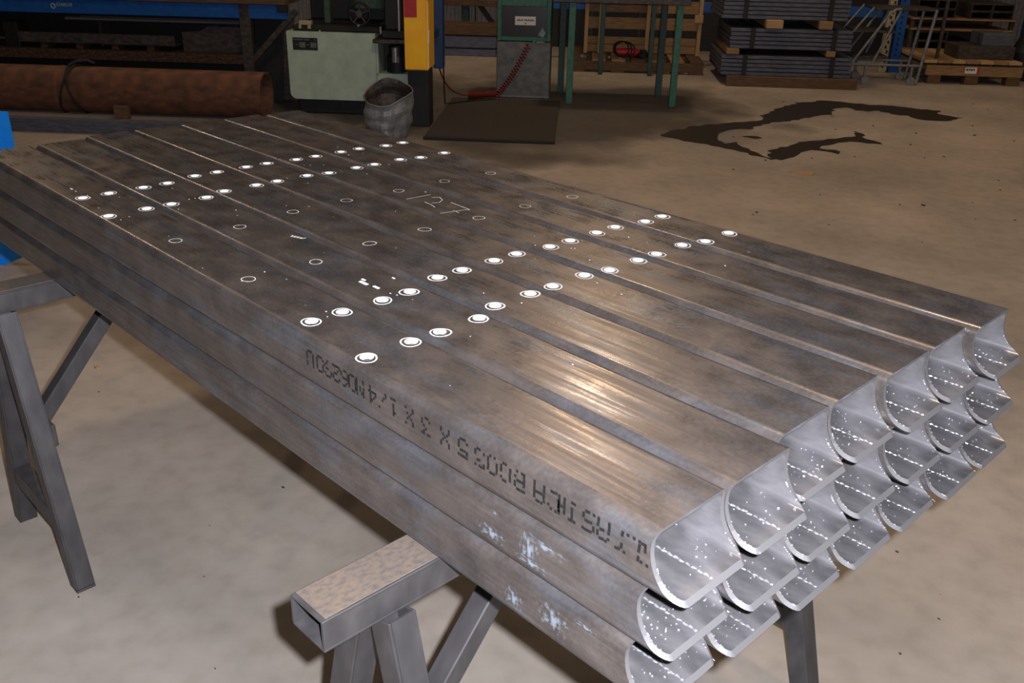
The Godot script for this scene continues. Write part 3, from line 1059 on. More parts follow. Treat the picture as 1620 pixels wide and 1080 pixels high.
# ------------------------------------------------------------------ the green machine
func build_machine() -> void:
	var o := shop("cutting_machine", "pale green metalworking machine with handwheel and yellow electrical box", "machine", -1.95, 6.95)
	var st := newst()
	bs(st, -2.31, -1.42, 0.0, 0.135, 6.68, 7.3, 0.01)
	part("plinth", st, M.black, o)
	st = newst()
	var out := PackedVector2Array()
	for i in 7:
		var a := PI + PI * 0.5 * i / 6.0
		out.append(Vector2(-2.345 + 0.05 + 0.05 * cos(a) - S0, 0.125 + 0.05 + 0.05 * sin(a)))
	for i in 5:
		var a := PI * 1.5 + PI * 0.5 * i / 4.0
		out.append(Vector2(-1.655 - 0.02 + 0.02 * cos(a) - S0, 0.125 + 0.02 + 0.02 * sin(a)))
	out.append(Vector2(-1.655 - S0, 0.632))
	out.append(Vector2(-2.345 - S0, 0.632))
	prism(st, out, 0.66, Transform3D(Basis.IDENTITY, Vector3(0, 0, -(6.6 - T0))))
	var cab := part("cabinet", st, M.green, o)
	st = newst()
	bs(st, -2.298, -2.105, 0.497, 0.588, 6.594, 6.602, 0.002)
	var np := part("name_plate", st, M.black, cab)
	np.set_meta("label", "black name plate with two pale boxes")
	for q in [[-2.245, -2.198, 0.517, 0.555], [-2.158, -2.112, 0.517, 0.555], [-2.29, -2.215, 0.570, 0.579], [-2.205, -2.165, 0.570, 0.579], [-2.128, -2.115, 0.569, 0.580], [-2.275, -2.252, 0.534, 0.540], [-2.19, -2.17, 0.534, 0.540]]:
		st = newst()
		bs(st, q[0], q[1], q[2], q[3], 6.592, 6.595, 0.0)
		part("plate_print", st, M.greycab, np)
	# right-hand recess with motor
	st = newst()
	bs(st, -1.655, -1.400, 0.125, 0.335, 6.62, 7.2, 0.004)
	bs(st, -1.655, -1.635, 0.335, 0.57, 6.60, 7.2, 0.004)
	part("motor_bay", st, M.green, o)
	st = newst()
	bs(st, -1.634, -1.405, 0.336, 0.57, 6.80, 6.84, 0.002)
	part("bay_back", st, M.black, o)
	st = newst()
	lathe(st, [Vector2(0.0, 0.0), Vector2(0.075, 0.0), Vector2(0.075, 0.12), Vector2(0.06, 0.14), Vector2(0.06, 0.2), Vector2(0.0, 0.2)], 24, Transform3D(Basis.IDENTITY, at(-1.515, 0.338, 6.72)))
	part("motor", st, M.black, o)
	st = newst()
	lathe(st, [Vector2(0.0, 0.42), Vector2(0.030, 0.42), Vector2(0.030, 0.53), Vector2(0.0, 0.53)], 20, Transform3D(Basis.IDENTITY, at(-1.51, 0.0, 6.65)))
	part("chrome_cap", st, M.brightsteel, o).set_meta("label", "shiny chrome cylinder")
	# table and head
	st = newst()
	bs(st, -2.30, -1.62, 0.634, 0.675, 6.64, 7.2, 0.006)
	part("table", st, M.black, o)
	st = newst()
	bs(st, -1.66, -1.40, 0.572, 0.60, 6.52, 7.1, 0.004)
	part("front_shelf", st, M.darksteel, o)
	st = newst()
	bs(st, -1.60, -1.42, 0.60, 0.66, 6.56, 6.9, 0.01)
	bs(st, -1.58, -1.44, 0.66, 1.3, 6.60, 6.9, 0.01)
	part("head", st, M.black, o)
	st = newst()
	sweep(st, [at(-1.462, 0.66, 6.57), at(-1.462, 1.0, 6.57)], 0.010, 8)
	sweep(st, [at(-1.60, 0.64, 6.55), at(-1.60, 0.69, 6.55)], 0.008, 8)
	part("guide_rod", st, M.brightsteel, o)
	st = newst()
	bs(st, -2.095, -2.045, 0.675, 1.3, 6.80, 6.9, 0.006)
	part("column", st, M.darkgreen, o)
	st = newst()
	bs(st, -1.88, -1.63, 0.76, 1.2, 6.86, 7.2, 0.03)
	part("gearbox", st, M.darkgreen, o)
	st = newst()
	bs(st, -2.28, -1.62, 0.675, 1.3, 7.1, 7.2, 0.01)
	part("rear_column", st, M.black, o)
	# handwheel
	var hw := newst()
	var pts := []
	var hc := at(-1.763, 0.775, 6.58)
	for i in 28:
		pts.append(hc + Vector3(cos(TAU * i / 28) * 0.080, sin(TAU * i / 28) * 0.080, 0))
	sweep(hw, pts, 0.010, 8, true)
	var wheel := part("handwheel", hw, M.black, o)
	var sp := newst()
	for k in 5:
		var a := TAU * k / 5.0 + 0.3
		bar(sp, hc, hc + Vector3(cos(a), sin(a), 0) * 0.078, 0.012, 0.018, 0.002, Vector3.BACK)
	lathe(sp, [Vector2(0.0, -0.015), Vector2(0.026, -0.015), Vector2(0.026, 0.02), Vector2(0.0, 0.02)], 16, Transform3D(Basis(Vector3(1, 0, 0), Vector3(0, 0, 1), Vector3(0, -1, 0)), hc))
	part("spokes", sp, M.darksteel, wheel)
	var sh := newst()
	sweep(sh, [hc + Vector3(0, 0, -0.01), hc + Vector3(0, 0, -0.34)], 0.018, 8)
	part("wheel_shaft", sh, M.darksteel, wheel)
	var kn := newst()
	lathe(kn, [Vector2(0.0, 0.0), Vector2(0.009, 0.0), Vector2(0.009, 0.03), Vector2(0.0, 0.03)], 10, Transform3D(Basis(Vector3(1, 0, 0), Vector3(0, 0, 1), Vector3(0, -1, 0)), hc + Vector3(-0.004, -0.080, 0.008)))
	part("crank_knob", kn, M.brightsteel, wheel)
	# small clamp on the table corner
	st = newst()
	bs(st, -2.255, -2.16, 0.676, 0.705, 6.645, 6.70, 0.003)
	bs(st, -2.255, -2.235, 0.650, 0.676, 6.635, 6.66, 0.003)
	bs(st, -2.185, -2.16, 0.650, 0.676, 6.635, 6.66, 0.003)
	part("table_clamp", st, M.cream, o)
	for s in [-2.31, -2.09]:
		st = newst()
		lathe(st, [Vector2(0.0, 0.632), Vector2(0.010, 0.632), Vector2(0.010, 0.643), Vector2(0.0, 0.645)], 10, Transform3D(Basis.IDENTITY, at(s, 0, 6.63)))
		part("bolt", st, M.brightsteel, o)
	# electrical box on its pedestal
	st = newst()
	bs(st, -1.36, -1.20, 0.0, 0.428, 6.32, 6.5, 0.004)
	part("pedestal", st, M.black, o)
	st = newst()
	bs(st, -1.40, -1.30, 0.45, 0.55, 6.5, 6.9, 0.004)
	part("box_bracket", st, M.black, o)
	st = newst()
	bs(st, -1.36, -1.19, 0.43, 1.15, 6.215, 6.53, 0.004)
	var eb := part("electrical_box", st, M.yellow, o)
	eb.set_meta("label", "yellow electrical box")
	st = newst()
	bs(st, -1.358, -1.198, 0.436, 1.145, 6.20, 6.214, 0.004)
	part("box_door", st, M.yellow, eb)
	st = newst()
	bs(st, -1.352, -1.263, 0.80, 0.98, 6.192, 6.199, 0.001)
	part("red_panel", st, M.red, eb).set_meta("label", "dark red square panel")
	st = newst()
	bs(st, -1.194, -1.184, 0.62, 0.71, 6.24, 6.27, 0.002)
	part("latch", st, M.white, eb)
	st = newst()
	bs(st, -1.191, -1.185, 0.445, 0.90, 6.222, 6.23, 0.001)
	part("door_seal", st, M.white, eb)
	st = newst()
	bs(st, -1.25, -1.168, 0.35, 1.0, 6.86, 6.95, 0.006)
	bs(st, -1.30, -1.20, 0.6, 0.66, 6.52, 6.87, 0.004)
	part("rear_cabinet", st, M.darkblue, o).set_meta("label", "narrow dark blue cabinet")
	# crumpled bin under the chute
	o = shop("scrap_bin", "crumpled grey metal scrap bin with a bent open mouth beside the green machine", "bin", -1.44, 5.93)
	st = newst()
	var nz := FastNoiseLite.new()
	nz.seed = 9
	nz.frequency = 0.9
	nz.fractal_octaves = 2
	var inn := newst()
	var segs := 40
	var rowsn := 14
	for f in 2:
		var grid := []
		for j in rowsn + 1:
			var ring := []
			for i in segs:
				var th := TAU * i / segs
				var back := -sin(th)           # +1 towards the back
				var rim := 0.325 + 0.055 * back + 0.012 * sin(3.0 * th + 0.6) - 0.035 * maxf(0.0, cos(th - 2.6))
				var v := float(j) / rowsn
				var y := v * rim
				var r := 0.135 + 0.036 * minf(v * 1.6, 1.0) + 0.004 * sin(v * 20.0)
				r += 0.030 * nz.get_noise_3d(cos(th), y * 5.0, sin(th))
				if f == 1:
					r -= 0.006
				ring.append(Vector3(cos(th) * r, maxf(y, 0.001 + 0.004 * f), sin(th) * r * 0.95))
			grid.append(ring)
		for j in rowsn:
			for i in segs:
				var k := (i + 1) % segs
				var a: Vector3 = grid[j][i]
				var c: Vector3 = grid[j + 1][k]
				var g: Vector3 = (grid[j][k] - a).cross(grid[j + 1][i] - a).normalized()
				var rad := Vector3(a.x, 0, a.z).normalized() * (1.0 if f == 0 else -1.0)
				if g.dot(rad) < 0.0:
					g = -g
				var t: SurfaceTool = st if f == 0 else inn
				quadn(t, [a, grid[j][k], c, grid[j + 1][i]], [g, g, g, g], [Vector2.ZERO, Vector2.ZERO, Vector2.ZERO, Vector2.ZERO])
		if f == 0:
			var rim2 := []
			for i in segs:
				rim2.append(grid[rowsn][i])
			var rs := newst()
			sweep(rs, rim2, 0.005, 6, true)
			part("rim", rs, M.zinc, o)
	part("bin_wall", st, M.zinc, o)
	part("dark_bin_inside", inn, M.darksteel, o)  # inner face in darker steel, so the open mouth looks dark
	st = newst()
	lathe(st, [Vector2(0.0, 0.19), Vector2(0.08, 0.185), Vector2(0.150, 0.165)], 24)
	part("scrap_heap", st, M.black, o)
	# rubber mat
	o = shop("rubber_mat", "dark dirty rubber mat on the floor in front of the grey cabinet", "mat", -0.73, 6.6)
	st = newst()
	bs(st, -1.18, -0.24, 0.0, 0.018, 5.88, 7.5, 0.004)
	part("mat_sheet", st, M.mat, o)
	st = newst()
	bs(st, -1.182, -0.238, 0.0, 0.022, 5.872, 5.90, 0.004)
	part("mat_edge", st, M.rubber, o)

# ------------------------------------------------------------------ background, middle
func build_middle_background() -> void:
	var o := shop("control_cabinet", "grey steel cabinet with a green framed window box and white sticker", "cabinet", -0.58, 7.9)
	var st := newst()
	bs(st, -0.815, -0.345, 0.0, 0.475, 7.69, 8.15, 0.006)
	part("body", st, M.greycab, o)
	st = newst()
	bs(st, -0.818, -0.342, 0.0, 0.018, 7.68, 8.16, 0.004)
	part("kick_strip", st, M.zinc, o)
	st = newst()
	bs(st, -0.815, -0.345, 0.478, 1.05, 7.72, 8.15, 0.006)
	part("upper_box", st, M.darkgreen, o)
	var fr := newst()
	bs(fr, -0.812, -0.776, 0.480, 0.84, 7.695, 7.72, 0.004)
	bs(fr, -0.384, -0.348, 0.480, 0.84, 7.695, 7.72, 0.004)
	bs(fr, -0.776, -0.384, 0.480, 0.515, 7.695, 7.72, 0.004)
	bs(fr, -0.776, -0.384, 0.765, 0.84, 7.695, 7.72, 0.004)
	part("window_frame", fr, M.teal, o)
	st = newst()
	bs(st, -0.776, -0.384, 0.515, 0.765, 7.708, 7.716, 0.0)
	part("dark_panel", st, M.glass, o)
	st = newst()
	bs(st, -0.660, -0.482, 0.612, 0.683, 7.700, 7.707, 0.0)
	var stick := part("sticker", st, M.white, o)
	stick.set_meta("label", "white sticker with a dark line of print")
	st = newst()
	for k in 16:
		if k != 6:
			bs(st, -0.645 + k * 0.0095, -0.638 + k * 0.0095, 0.646, 0.656 + 0.004 * (k % 3), 7.698, 7.7005, 0.0)
	bs(st, -0.575, -0.560, 0.622, 0.630, 7.698, 7.7005, 0.0)
	part("print", st, M.hose, stick)
	st = newst()
	bs(st, -0.470, -0.400, 0.470, 0.482, 7.670, 7.70, 0.002)
	bs(st, -0.500, -0.480, 0.474, 0.490, 7.670, 7.70, 0.002)
	part("hose_bracket", st, M.zinc, o)
	st = newst()
	prism(st, PackedVector2Array([Vector2(-0.46, 0.53), Vector2(-0.41, 0.515), Vector2(-0.395, 0.55), Vector2(-0.42, 0.60)]), 0.004, Transform3D(Basis.IDENTITY, at(0, 0, 7.70)))
	part("torn_paper", st, M.zinc, o)
	# coiled red air hose from the cabinet to the floor, then over to the machine
	o = shop("air_hose", "red coiled air hose hanging from the grey cabinet to the floor", "hose", -0.7, 7.6)
	st = newst()
	var a := at(-0.53, 0.46, 7.62)
	var b := at(-0.79, 0.035, 7.52)
	var ax := (b - a).normalized()
	var fb := frame_of(ax)
	var pts := []
	for i in 241:
		var v := i / 240.0
		var th := v * TAU * 20.0
		pts.append(a.lerp(b, v) + (fb.x * cos(th) + fb.y * sin(th)) * 0.021 + Vector3(0, -0.03 * sin(v * PI), 0))
	sweep(st, pts, 0.0055, 5)
	part("hanging_coil", st, M.hose, o)
	st = newst()
	pts = []
	for i in 161:
		var v := i / 160.0
		var th := v * TAU * 18.0
		pts.append(at(-0.79 - 0.24 * v, 0.058 + 0.028 * sin(th), 7.50 - 0.09 * v + 0.05 * cos(th)))
	sweep(st, pts, 0.0055, 5)
	part("floor_coil", st, M.hose, o)
	st = newst()
	var cv := Curve3D.new()
	cv.add_point(at(-1.03, 0.05, 7.42), Vector3.ZERO, Vector3(-0.10, 0, 0))
	cv.add_point(at(-1.21, 0.34, 6.93), Vector3(0.03, -0.2, -0.15), Vector3.ZERO)
	cv.bake_interval = 0.03
	var bk := []
	for p in cv.get_baked_points():
		bk.append(p)
	sweep(st, bk, 0.006, 6)
	part("straight_run", st, M.hose, o)
	o = shop("power_cable", "black cable hanging from the dark blue cabinet to the floor", "cable", -1.18, 7.0)
	st = newst()
	cv = Curve3D.new()
	cv.add_point(at(-1.175, 0.352, 6.92), Vector3.ZERO, Vector3(0, -0.2, 0))
	cv.add_point(at(-1.20, 0.024, 7.15), Vector3(0, 0.1, 0), Vector3(0.06, -0.0, 0))
	cv.add_point(at(-0.86, 0.024, 7.40), Vector3(-0.12, 0, 0), Vector3.ZERO)
	cv.bake_interval = 0.03
	bk = []
	for p in cv.get_baked_points():
		bk.append(p)
	sweep(st, bk, 0.006, 6)
	part("cable", st, M.cable, o)
	# green bench
	bench("green_bench", "green steel bench with square legs beside the grey cabinet", [[-0.165, 7.43], [0.715, 7.43], [-0.25, 7.97], [0.635, 7.97]], 0.028, 0.835, M.teal, M.tealdark)
	bench("grey_bench", "grey green steel stand in front of the upright pallet", [[0.13, 9.16], [0.63, 9.16], [0.03, 10.55], [0.575, 10.55]], 0.022, 0.96, M.tealdark, M.darkgreen)
	# upright pallet and the pallet it stands on
	pallet_flat("flat_pallet", "dirty wooden pallet lying on the floor under the upright pallet", -0.16, 1.19, 9.30, 10.35)
	o = shop("upright_pallet", "wooden pallet standing on edge behind the green bench", "pallet", 0.58, 9.8)
	o.position.y = 0.135
	for s in [-0.03, 0.12, 0.62, 1.165]:
		st = newst()
		bs(st, s - 0.02, s + 0.02, 0.0, 0.79, 9.72, 9.82, 0.003)
		part("stringer", st, M.woodend, o)
	for q in [[0.005, 0.085], [0.09, 0.165], [0.245, 0.365], [0.415, 0.535], [0.59, 0.70], [0.72, 0.79]]:
		st = newst()
		bs(st, -0.05, 1.19, q[0], q[1], 9.822, 9.842, 0.002)
		part("slat", st, M.wood, o)
	st = newst()
	bs(st, 1.10, 1.19, 0.34, 0.42, 9.69, 9.718, 0.003)
	part("block", st, M.woodend, o)
	# grinder and bits on the pallet
	o = shop("angle_grinder", "dark angle grinder with red body and curled cable on the flat pallet", "grinder", 0.38, 9.5)
	o.position.y = 0.135
	st = newst()
	lathe(st, [Vector2(0.0, -0.13), Vector2(0.035, -0.13), Vector2(0.045, -0.02), Vector2(0.045, 0.07), Vector2(0.03, 0.12), Vector2(0.0, 0.12)], 16, Transform3D(Basis(Vector3(0, 1, 0), Vector3(1, 0, 0), Vector3(0, 0, -1)), Vector3(0.04, 0.05, 0.02)))
	part("grinder_body", st, M.red, o)
	st = newst()
	lathe(st, [Vector2(0.0, -0.02), Vector2(0.07, -0.02), Vector2(0.07, 0.01), Vector2(0.03, 0.05), Vector2(0.0, 0.05)], 20, Transform3D(Basis.IDENTITY, Vector3(0.19, 0.03, 0.02)))
	part("grinder_guard", st, M.black, o)
	st = newst()
	for k in 3:
		var cp := []
		for i in 20:
			var th := TAU * i / 20.0
			cp.append(Vector3(-0.04 + k * 0.02 + (0.08 + k * 0.01) * cos(th), 0.09 + 0.075 * sin(th), 0.06 + k * 0.015 + 0.03 * cos(th)))
		sweep(st, cp, 0.007, 5, true)
	part("coiled_cable", st, M.cable, o)
	for k in 5:
		var q: Array = [[-0.06, 9.40, 0.03], [-0.03, 9.38, 0.018], [0.12, 9.42, 0.028], [0.22, 9.40, 0.02], [0.33, 9.37, 0.015]][k]
		o = shop("steel_offcut", "small shiny steel offcut lying on the flat pallet near the grinder", "offcut", q[0], q[1], "shiny offcuts on the flat pallet")
		o.position.y = 0.135
		st = newst()
		lathe(st, [Vector2(0.0, 0.0), Vector2(q[2], 0.0), Vector2(q[2], q[2] * 0.7), Vector2(q[2] * 0.6, q[2]), Vector2(0.0, q[2])], 12)
		part("offcut", st, M.brightsteel, o)
	# timber and posts seen between the machine and the cabinet
	o = shop("timber_baulk", "long brown timber baulk stacked between the machine and the cabinet", "timber", -1.5, 10.3)
	st = newst()
	bs(st, -2.9, -0.9, 0.225, 0.345, 10.2, 10.5, 0.006)
	part("timber", st, M.wooddark, o)
	o = shop("steel_flat", "dark steel flats lying on the floor under the brown timber baulk", "steel flat", -1.5, 10.3)
	st = newst()
	bs(st, -2.8, -0.95, 0.09, 0.215, 10.22, 10.5, 0.004)
	bs(st, -2.8, -0.95, 0.0, 0.075, 10.18, 10.5, 0.004)
	bs(st, -2.7, -1.0, 0.07, 0.095, 10.3, 10.45, 0.0)
	part("flat_bars", st, M.greysteel, o)
	o = shop("rack_frame", "dark rack frame with a green post and slanting brace before the ribbed wall", "rack", -1.3, 11.2)
	for q in [[-1.55, -1.46], [-1.0, -0.9]]:
		st = newst()
		bs(st, q[0], q[1], 0.0, 2.2, 11.2, 11.3, 0.004)
		part("post", st, M.tealdark, o)
	st = newst()
	bs(st, -3.0, -0.6, 0.46, 0.52, 11.1, 11.2, 0.004)
	part("rail", st, M.wooddark, o)
	st = newst()
	bar(st, at(-1.40, 0.55, 11.25), at(-1.05, 0.10, 11.25), 0.03, 0.06)
	part("brace", st, M.black, o)

func bench(called: String, label: String, legs: Array, hw: float, top: float, m: Material, m2: Material) -> void:
	var cs := 0.0
	var ct := 0.0
	for l in legs:
		cs += l[0] / 4.0
		ct += l[1] / 4.0
	var o := shop(called, label, "bench", cs, ct)
	for k in 4:
		var st := newst()
		bs(st, legs[k][0] - hw, legs[k][0] + hw, 0.012, top, legs[k][1] - hw, legs[k][1] + hw, 0.004)
		var lg := part("leg", st, m if k < 2 else m2, o)
		var ft := newst()
		bs(ft, legs[k][0] - hw * 0.8, legs[k][0] + hw * 0.8, 0.0, 0.012, legs[k][1] - hw * 0.8, legs[k][1] + hw * 0.8, 0.002)
		part("foot", ft, m2, lg)
	var tp := newst()
	bs(tp, minf(legs[0][0], legs[2][0]) - 0.08, maxf(legs[1][0], legs[3][0]) + 0.08, top, top + 0.05, minf(legs[0][1], legs[2][1]) - 0.08, maxf(legs[1][1], legs[3][1]) + 0.08, 0.004)
	part("bench_top", tp, M.darksteel, o)

func pallet_flat(called: String, label: String, s0: float, s1: float, t0: float, t1: float) -> Node3D:
	var o := shop(called, label, "pallet", (s0 + s1) * 0.5, (t0 + t1) * 0.5)
	for k in 3:
		var t: float = [t0, (t0 + t1) * 0.5 - 0.02, t1 - 0.04][k]
		var st := newst()
		bs(st, s0, s1, 0.022, 0.112, t, t + 0.04, 0.003)
		part("stringer", st, M.wooddark, o)
	var n := 7
	for k in n:
		var s := lerpf(s0, s1 - 0.14, k / float(n - 1))
		var st := newst()
		bs(st, s, s + 0.14, 0.112, 0.134, t0, t1, 0.002)
		part("deck_board", st, M.wooddark if k % 3 == 0 else M.wood, o)
		if k % 2 == 0:
			var sb := newst()
			bs(sb, s, s + 0.14, 0.0, 0.022, t0, t1, 0.002)
			part("bottom_board", sb, M.wooddark, o)
	return o

# ------------------------------------------------------------------ background, right
func build_right_background() -> void:
	var o: Node3D
	var st: SurfaceTool
	# base timbers under the bundles
	for k in 2:
		var t := 8.68 + k * 0.75
		o = shop("base_timber", ["thick brown timber on the floor under the edge of the plate bundles", "thick brown timber on the floor under the back of the plate bundles"][k], "timber", 1.97, t + 0.06)
		st = newst()
		bs(st, 1.345, 2.595, 0.0, 0.098, t, t + 0.12, 0.005)
		part("timber", st, M.wooddark, o)
	# three bundles of flat plates, each strapped twice
	var tiers := [[0.100, 5, 1.285, 2.53, "bottom"], [0.350, 5, 1.35, 2.50, "middle"], [0.622, 7, 1.25, 2.43, "top"]]
	for q in tiers:
		var y: float = q[0]
		var n: int = q[1]
		o = shop("plate_bundle", "strapped bundle of grey steel plates, %s of the stack of three" % q[4], "steel bundle", (q[2] + q[3]) * 0.5, 9.2, "stacked plate bundles")
		o.position.y = y
		for k in n:
			st = newst()
			var j := rng.randf_range(-0.008, 0.008)
			bs(st, q[2] + j, q[3] + j, k * 0.0385, k * 0.0385 + 0.031, 8.74 + rng.randf_range(0.0, 0.008), 9.65, 0.002)
			part("plate", st, M.greysteel, o)
			if k < n - 1:
				st = newst()
				bs(st, q[2] + 0.04, q[3] - 0.04, k * 0.0385 + 0.031, k * 0.0385 + 0.0385, 8.79, 9.6, 0.0)
				part("added_gap_filler", st, M.black, o)  # added black filler that makes the gaps between plates dark
		var top := (n - 1) * 0.0385 + 0.031
		for f in [0.18, 0.85]:
			var s: float = lerpf(q[2], q[3], f)
			st = newst()
			bs(st, s - 0.022, s + 0.022, 0.0, top, 8.727, 8.735, 0.001)
			bs(st, s - 0.022, s + 0.022, top, top + 0.006, 8.727, 9.66, 0.001)
			part("strap", st, M.black, o)
	# dunnage blocks between the bundles
	for q in [[1.66, 1.815, 0.546, 0.620, 8.66, 0, "pale sawn timber block sticking out under the top plate bundle"], [2.16, 2.285, 0.546, 0.620, 8.70, 1, "brown timber block under the top plate bundle, near its strap"], [2.265, 2.35, 0.296, 0.348, 8.70, 1, "small timber block between the bottom and middle bundles, near the steps"], [1.32, 1.44, 0.296, 0.348, 8.70, 1, "timber block between the bottom and middle bundles, near the pallets"]]:
		o = shop("dunnage_block", q[6], "timber block", (q[0] + q[1]) * 0.5, 9.0, "dunnage blocks between the plate bundles")
		o.position.y = q[2]
		st = newst()
		bs(st, q[0], q[1], 0.0, q[3] - q[2], q[4], 9.64, 0.004)
		part("block", st, M.woodend if q[5] == 0 else M.wood, o)
	# pallet racking behind
	o = shop("pallet_racking", "pallet racking with blue beam, blue post and cream perforated post", "rack", 2.0, 10.3)
	st = newst()
	bs(st, -0.6, 3.14, 0.545, 0.652, 10.08, 10.13, 0.004)
	part("beam", st, M.blue, o)
	st = newst()
	bs(st, 3.15, 3.225, 0.0, 2.4, 9.93, 10.0, 0.004)
	var cp := part("cream_post", st, M.cream, o)
	for k in 16:
		st = newst()
		bs(st, 3.172 + 0.018 * (k % 2), 3.190 + 0.018 * (k % 2), 0.05 + k * 0.05, 0.08 + k * 0.05, 9.926, 9.931, 0.0)
		part("slot", st, M.black, cp)
	st = newst()
	bs(st, 3.26, 3.36, 0.0, 2.4, 9.95, 10.03, 0.004)
	var bp := part("blue_post", st, M.blue, o)
	for k in 14:
		st = newst()
		bs(st, 3.296, 3.312, 0.06 + k * 0.055, 0.085 + k * 0.055, 9.946, 9.951, 0.0)
		part("slot", st, M.black, bp)
	st = newst()
	bs(st, 4.66, 4.76, 0.0, 2.4, 10.1, 10.2, 0.004)
	part("blue_post", st, M.darkblue, o)
	st = newst()
	bs(st, -0.6, 4.7, 0.0, 2.4, 11.25, 11.3, 0.0)
	part("added_dark_backing", st, M.black, o)  # added black backing that keeps the space behind the racking dark
	# rolling steps
	o = shop("rolling_steps", "grey rolling warehouse steps with three treads and casters", "steps", 3.0, 9.3)
	var treads := [[2.78, 3.37, 0.725], [2.60, 3.02, 0.510], [2.64, 2.99, 0.262]]
	for k in 3:
		var q: Array = treads[k]
		st = newst()
		bs(st, q[0], q[1], q[2] - 0.025, q[2], 9.12 + 0.03 * k, 9.48, 0.004)
		part("tread", st, M.darksteel, o)
	for t in [9.12, 9.48]:
		st = newst()
		sweep(st, [at(2.63, 0.20, t), at(2.92, 0.665, t), at(2.97, 0.71, t), at(3.02, 0.715, t)], 0.014, 8)
		part("rail", st, M.zinc, o)
		st = newst()
		sweep(st, [at(2.59, 0.49, t), at(2.76, 0.725, t)], 0.012, 8)
		part("rail", st, M.zinc, o)
		st = newst()
		sweep(st, [at(2.83, 0.20, t), at(3.02, 0.70, t)], 0.012, 8)
		part("rail", st, M.zinc, o)
		st = newst()
		sweep(st, [at(3.36, 0.715, t), at(3.29, 0.01, t)], 0.016, 8)
		part("rear_leg", st, M.zinc, o)
		st = newst()
		sweep(st, [at(2.60, 0.185, t), at(3.30, 0.185, t)], 0.013, 8)
		part("base_rail", st, M.zinc, o)
		for s in [2.775, 3.225]:
			var cst := newst()
			bs(cst, s - 0.012, s + 0.012, 0.05, 0.18, t - 0.012, t + 0.012, 0.002)
			var cs := part("caster_fork", cst, M.zinc, o)
			st = newst()
			lathe(st, [Vector2(0.0, -0.012), Vector2(0.040, -0.012), Vector2(0.040, 0.012), Vector2(0.0, 0.012)], 16, Transform3D(Basis(Vector3(1, 0, 0), Vector3(0, 0, 1), Vector3(0, -1, 0)), at(s, 0.040, t - 0.03)))
			part("wheel", st, M.zinc, cs)
	# right-hand pallet with steel on it
	o = shop("block_pallet", "wooden block pallet with a white label carrying grey steel pieces", "pallet", 3.87, 9.7)
	for k in 3:
		var s: float = [3.44, 3.81, 4.22][k]
		for t in [9.24, 9.7, 10.1]:
			st = newst()
			bs(st, s, s + 0.13, 0.0, 0.085, t, t + 0.12, 0.004)
			part("foot_block", st, M.wooddark, o)
	for t in [9.24, 9.68, 10.14]:
		st = newst()
		bs(st, 3.41, 4.36, 0.085, 0.185, t, t + 0.04, 0.004)
		part("bearer", st, M.wood, o)
	for k in 7:
		st = newst()
		bs(st, 3.37 + k * 0.138, 3.37 + k * 0.138 + 0.13, 0.205, 0.235, 9.22, 10.2, 0.003)
		part("deck_board", st, M.wood if k % 2 else M.woodend, o)
		st = newst()
		bs(st, 3.38 + k * 0.138, 3.37 + k * 0.138 + 0.11, 0.185, 0.205, 9.26, 10.18, 0.0)
		part("dark_strip", st, M.black, o)  # black strip between the bearers and each deck board
	st = newst()
	bs(st, 3.79, 3.905, 0.112, 0.172, 9.232, 9.2385, 0.0)
	var pl := part("paper_label", st, M.white, o)
	st = newst()
	bs(st, 3.905, 3.925, 0.112, 0.172, 9.231, 9.238, 0.0)
	part("red_tab", st, M.red, pl)
	st = newst()
	for k in 4:
		bs(st, 3.80 + k * 0.022, 3.816 + k * 0.022, 0.140 + 0.004 * (k % 2), 0.158, 9.230, 9.2325, 0.0)
	part("print", st, M.ink, pl)
	o = shop("steel_block", "wide grey steel block lying on the labelled pallet", "steel block", 4.0, 9.5)
	o.position.y = 0.236
	st = newst()
	bs(st, 3.73, 4.29, 0.0, 0.125, 9.36, 9.75, 0.004)
	part("block", st, M.darksteel, o)
	o = shop("steel_block", "smaller grey steel block resting on top of the wide block", "steel block", 4.1, 9.6)
	o.position.y = 0.362
	st = newst()
	bs(st, 3.97, 4.27, 0.0, 0.12, 9.42, 9.75, 0.004)
	part("block", st, M.greysteel, o)
	o = shop("black_bag", "black sack slumped at the end of the labelled pallet", "sack", 4.6, 9.75)
	st = newst()
	lathe(st, [Vector2(0.0, 0.0), Vector2(0.17, 0.0), Vector2(0.20, 0.12), Vector2(0.18, 0.28), Vector2(0.12, 0.42), Vector2(0.05, 0.50), Vector2(0.0, 0.52)], 18)
	part("sack_cloth", st, M.black, o)
	# shelf with rectangular hollow sections seen end on
	o = shop("tube_shelf", "wooden shelf boards holding hollow steel sections behind the labelled pallet", "shelf", 4.05, 10.6)
	for y in [0.535, 0.425]:
		st = newst()
		bs(st, 3.52, 4.62, y - 0.012, y + 0.008, 10.28, 11.0, 0.002)
		part("board", st, M.wood, o)
	for s in [3.54, 4.60]:
		for t in [10.3, 10.9]:
			st = newst()
			bs(st, s - 0.02, s + 0.02, 0.0, 0.523, t, t + 0.05, 0.002)
			part("upright", st, M.darksteel, o)
	st = newst()
	bs(st, 3.50, 4.62, 0.18, 0.198, 10.28, 11.0, 0.002)
	part("board", st, M.wooddark, o)
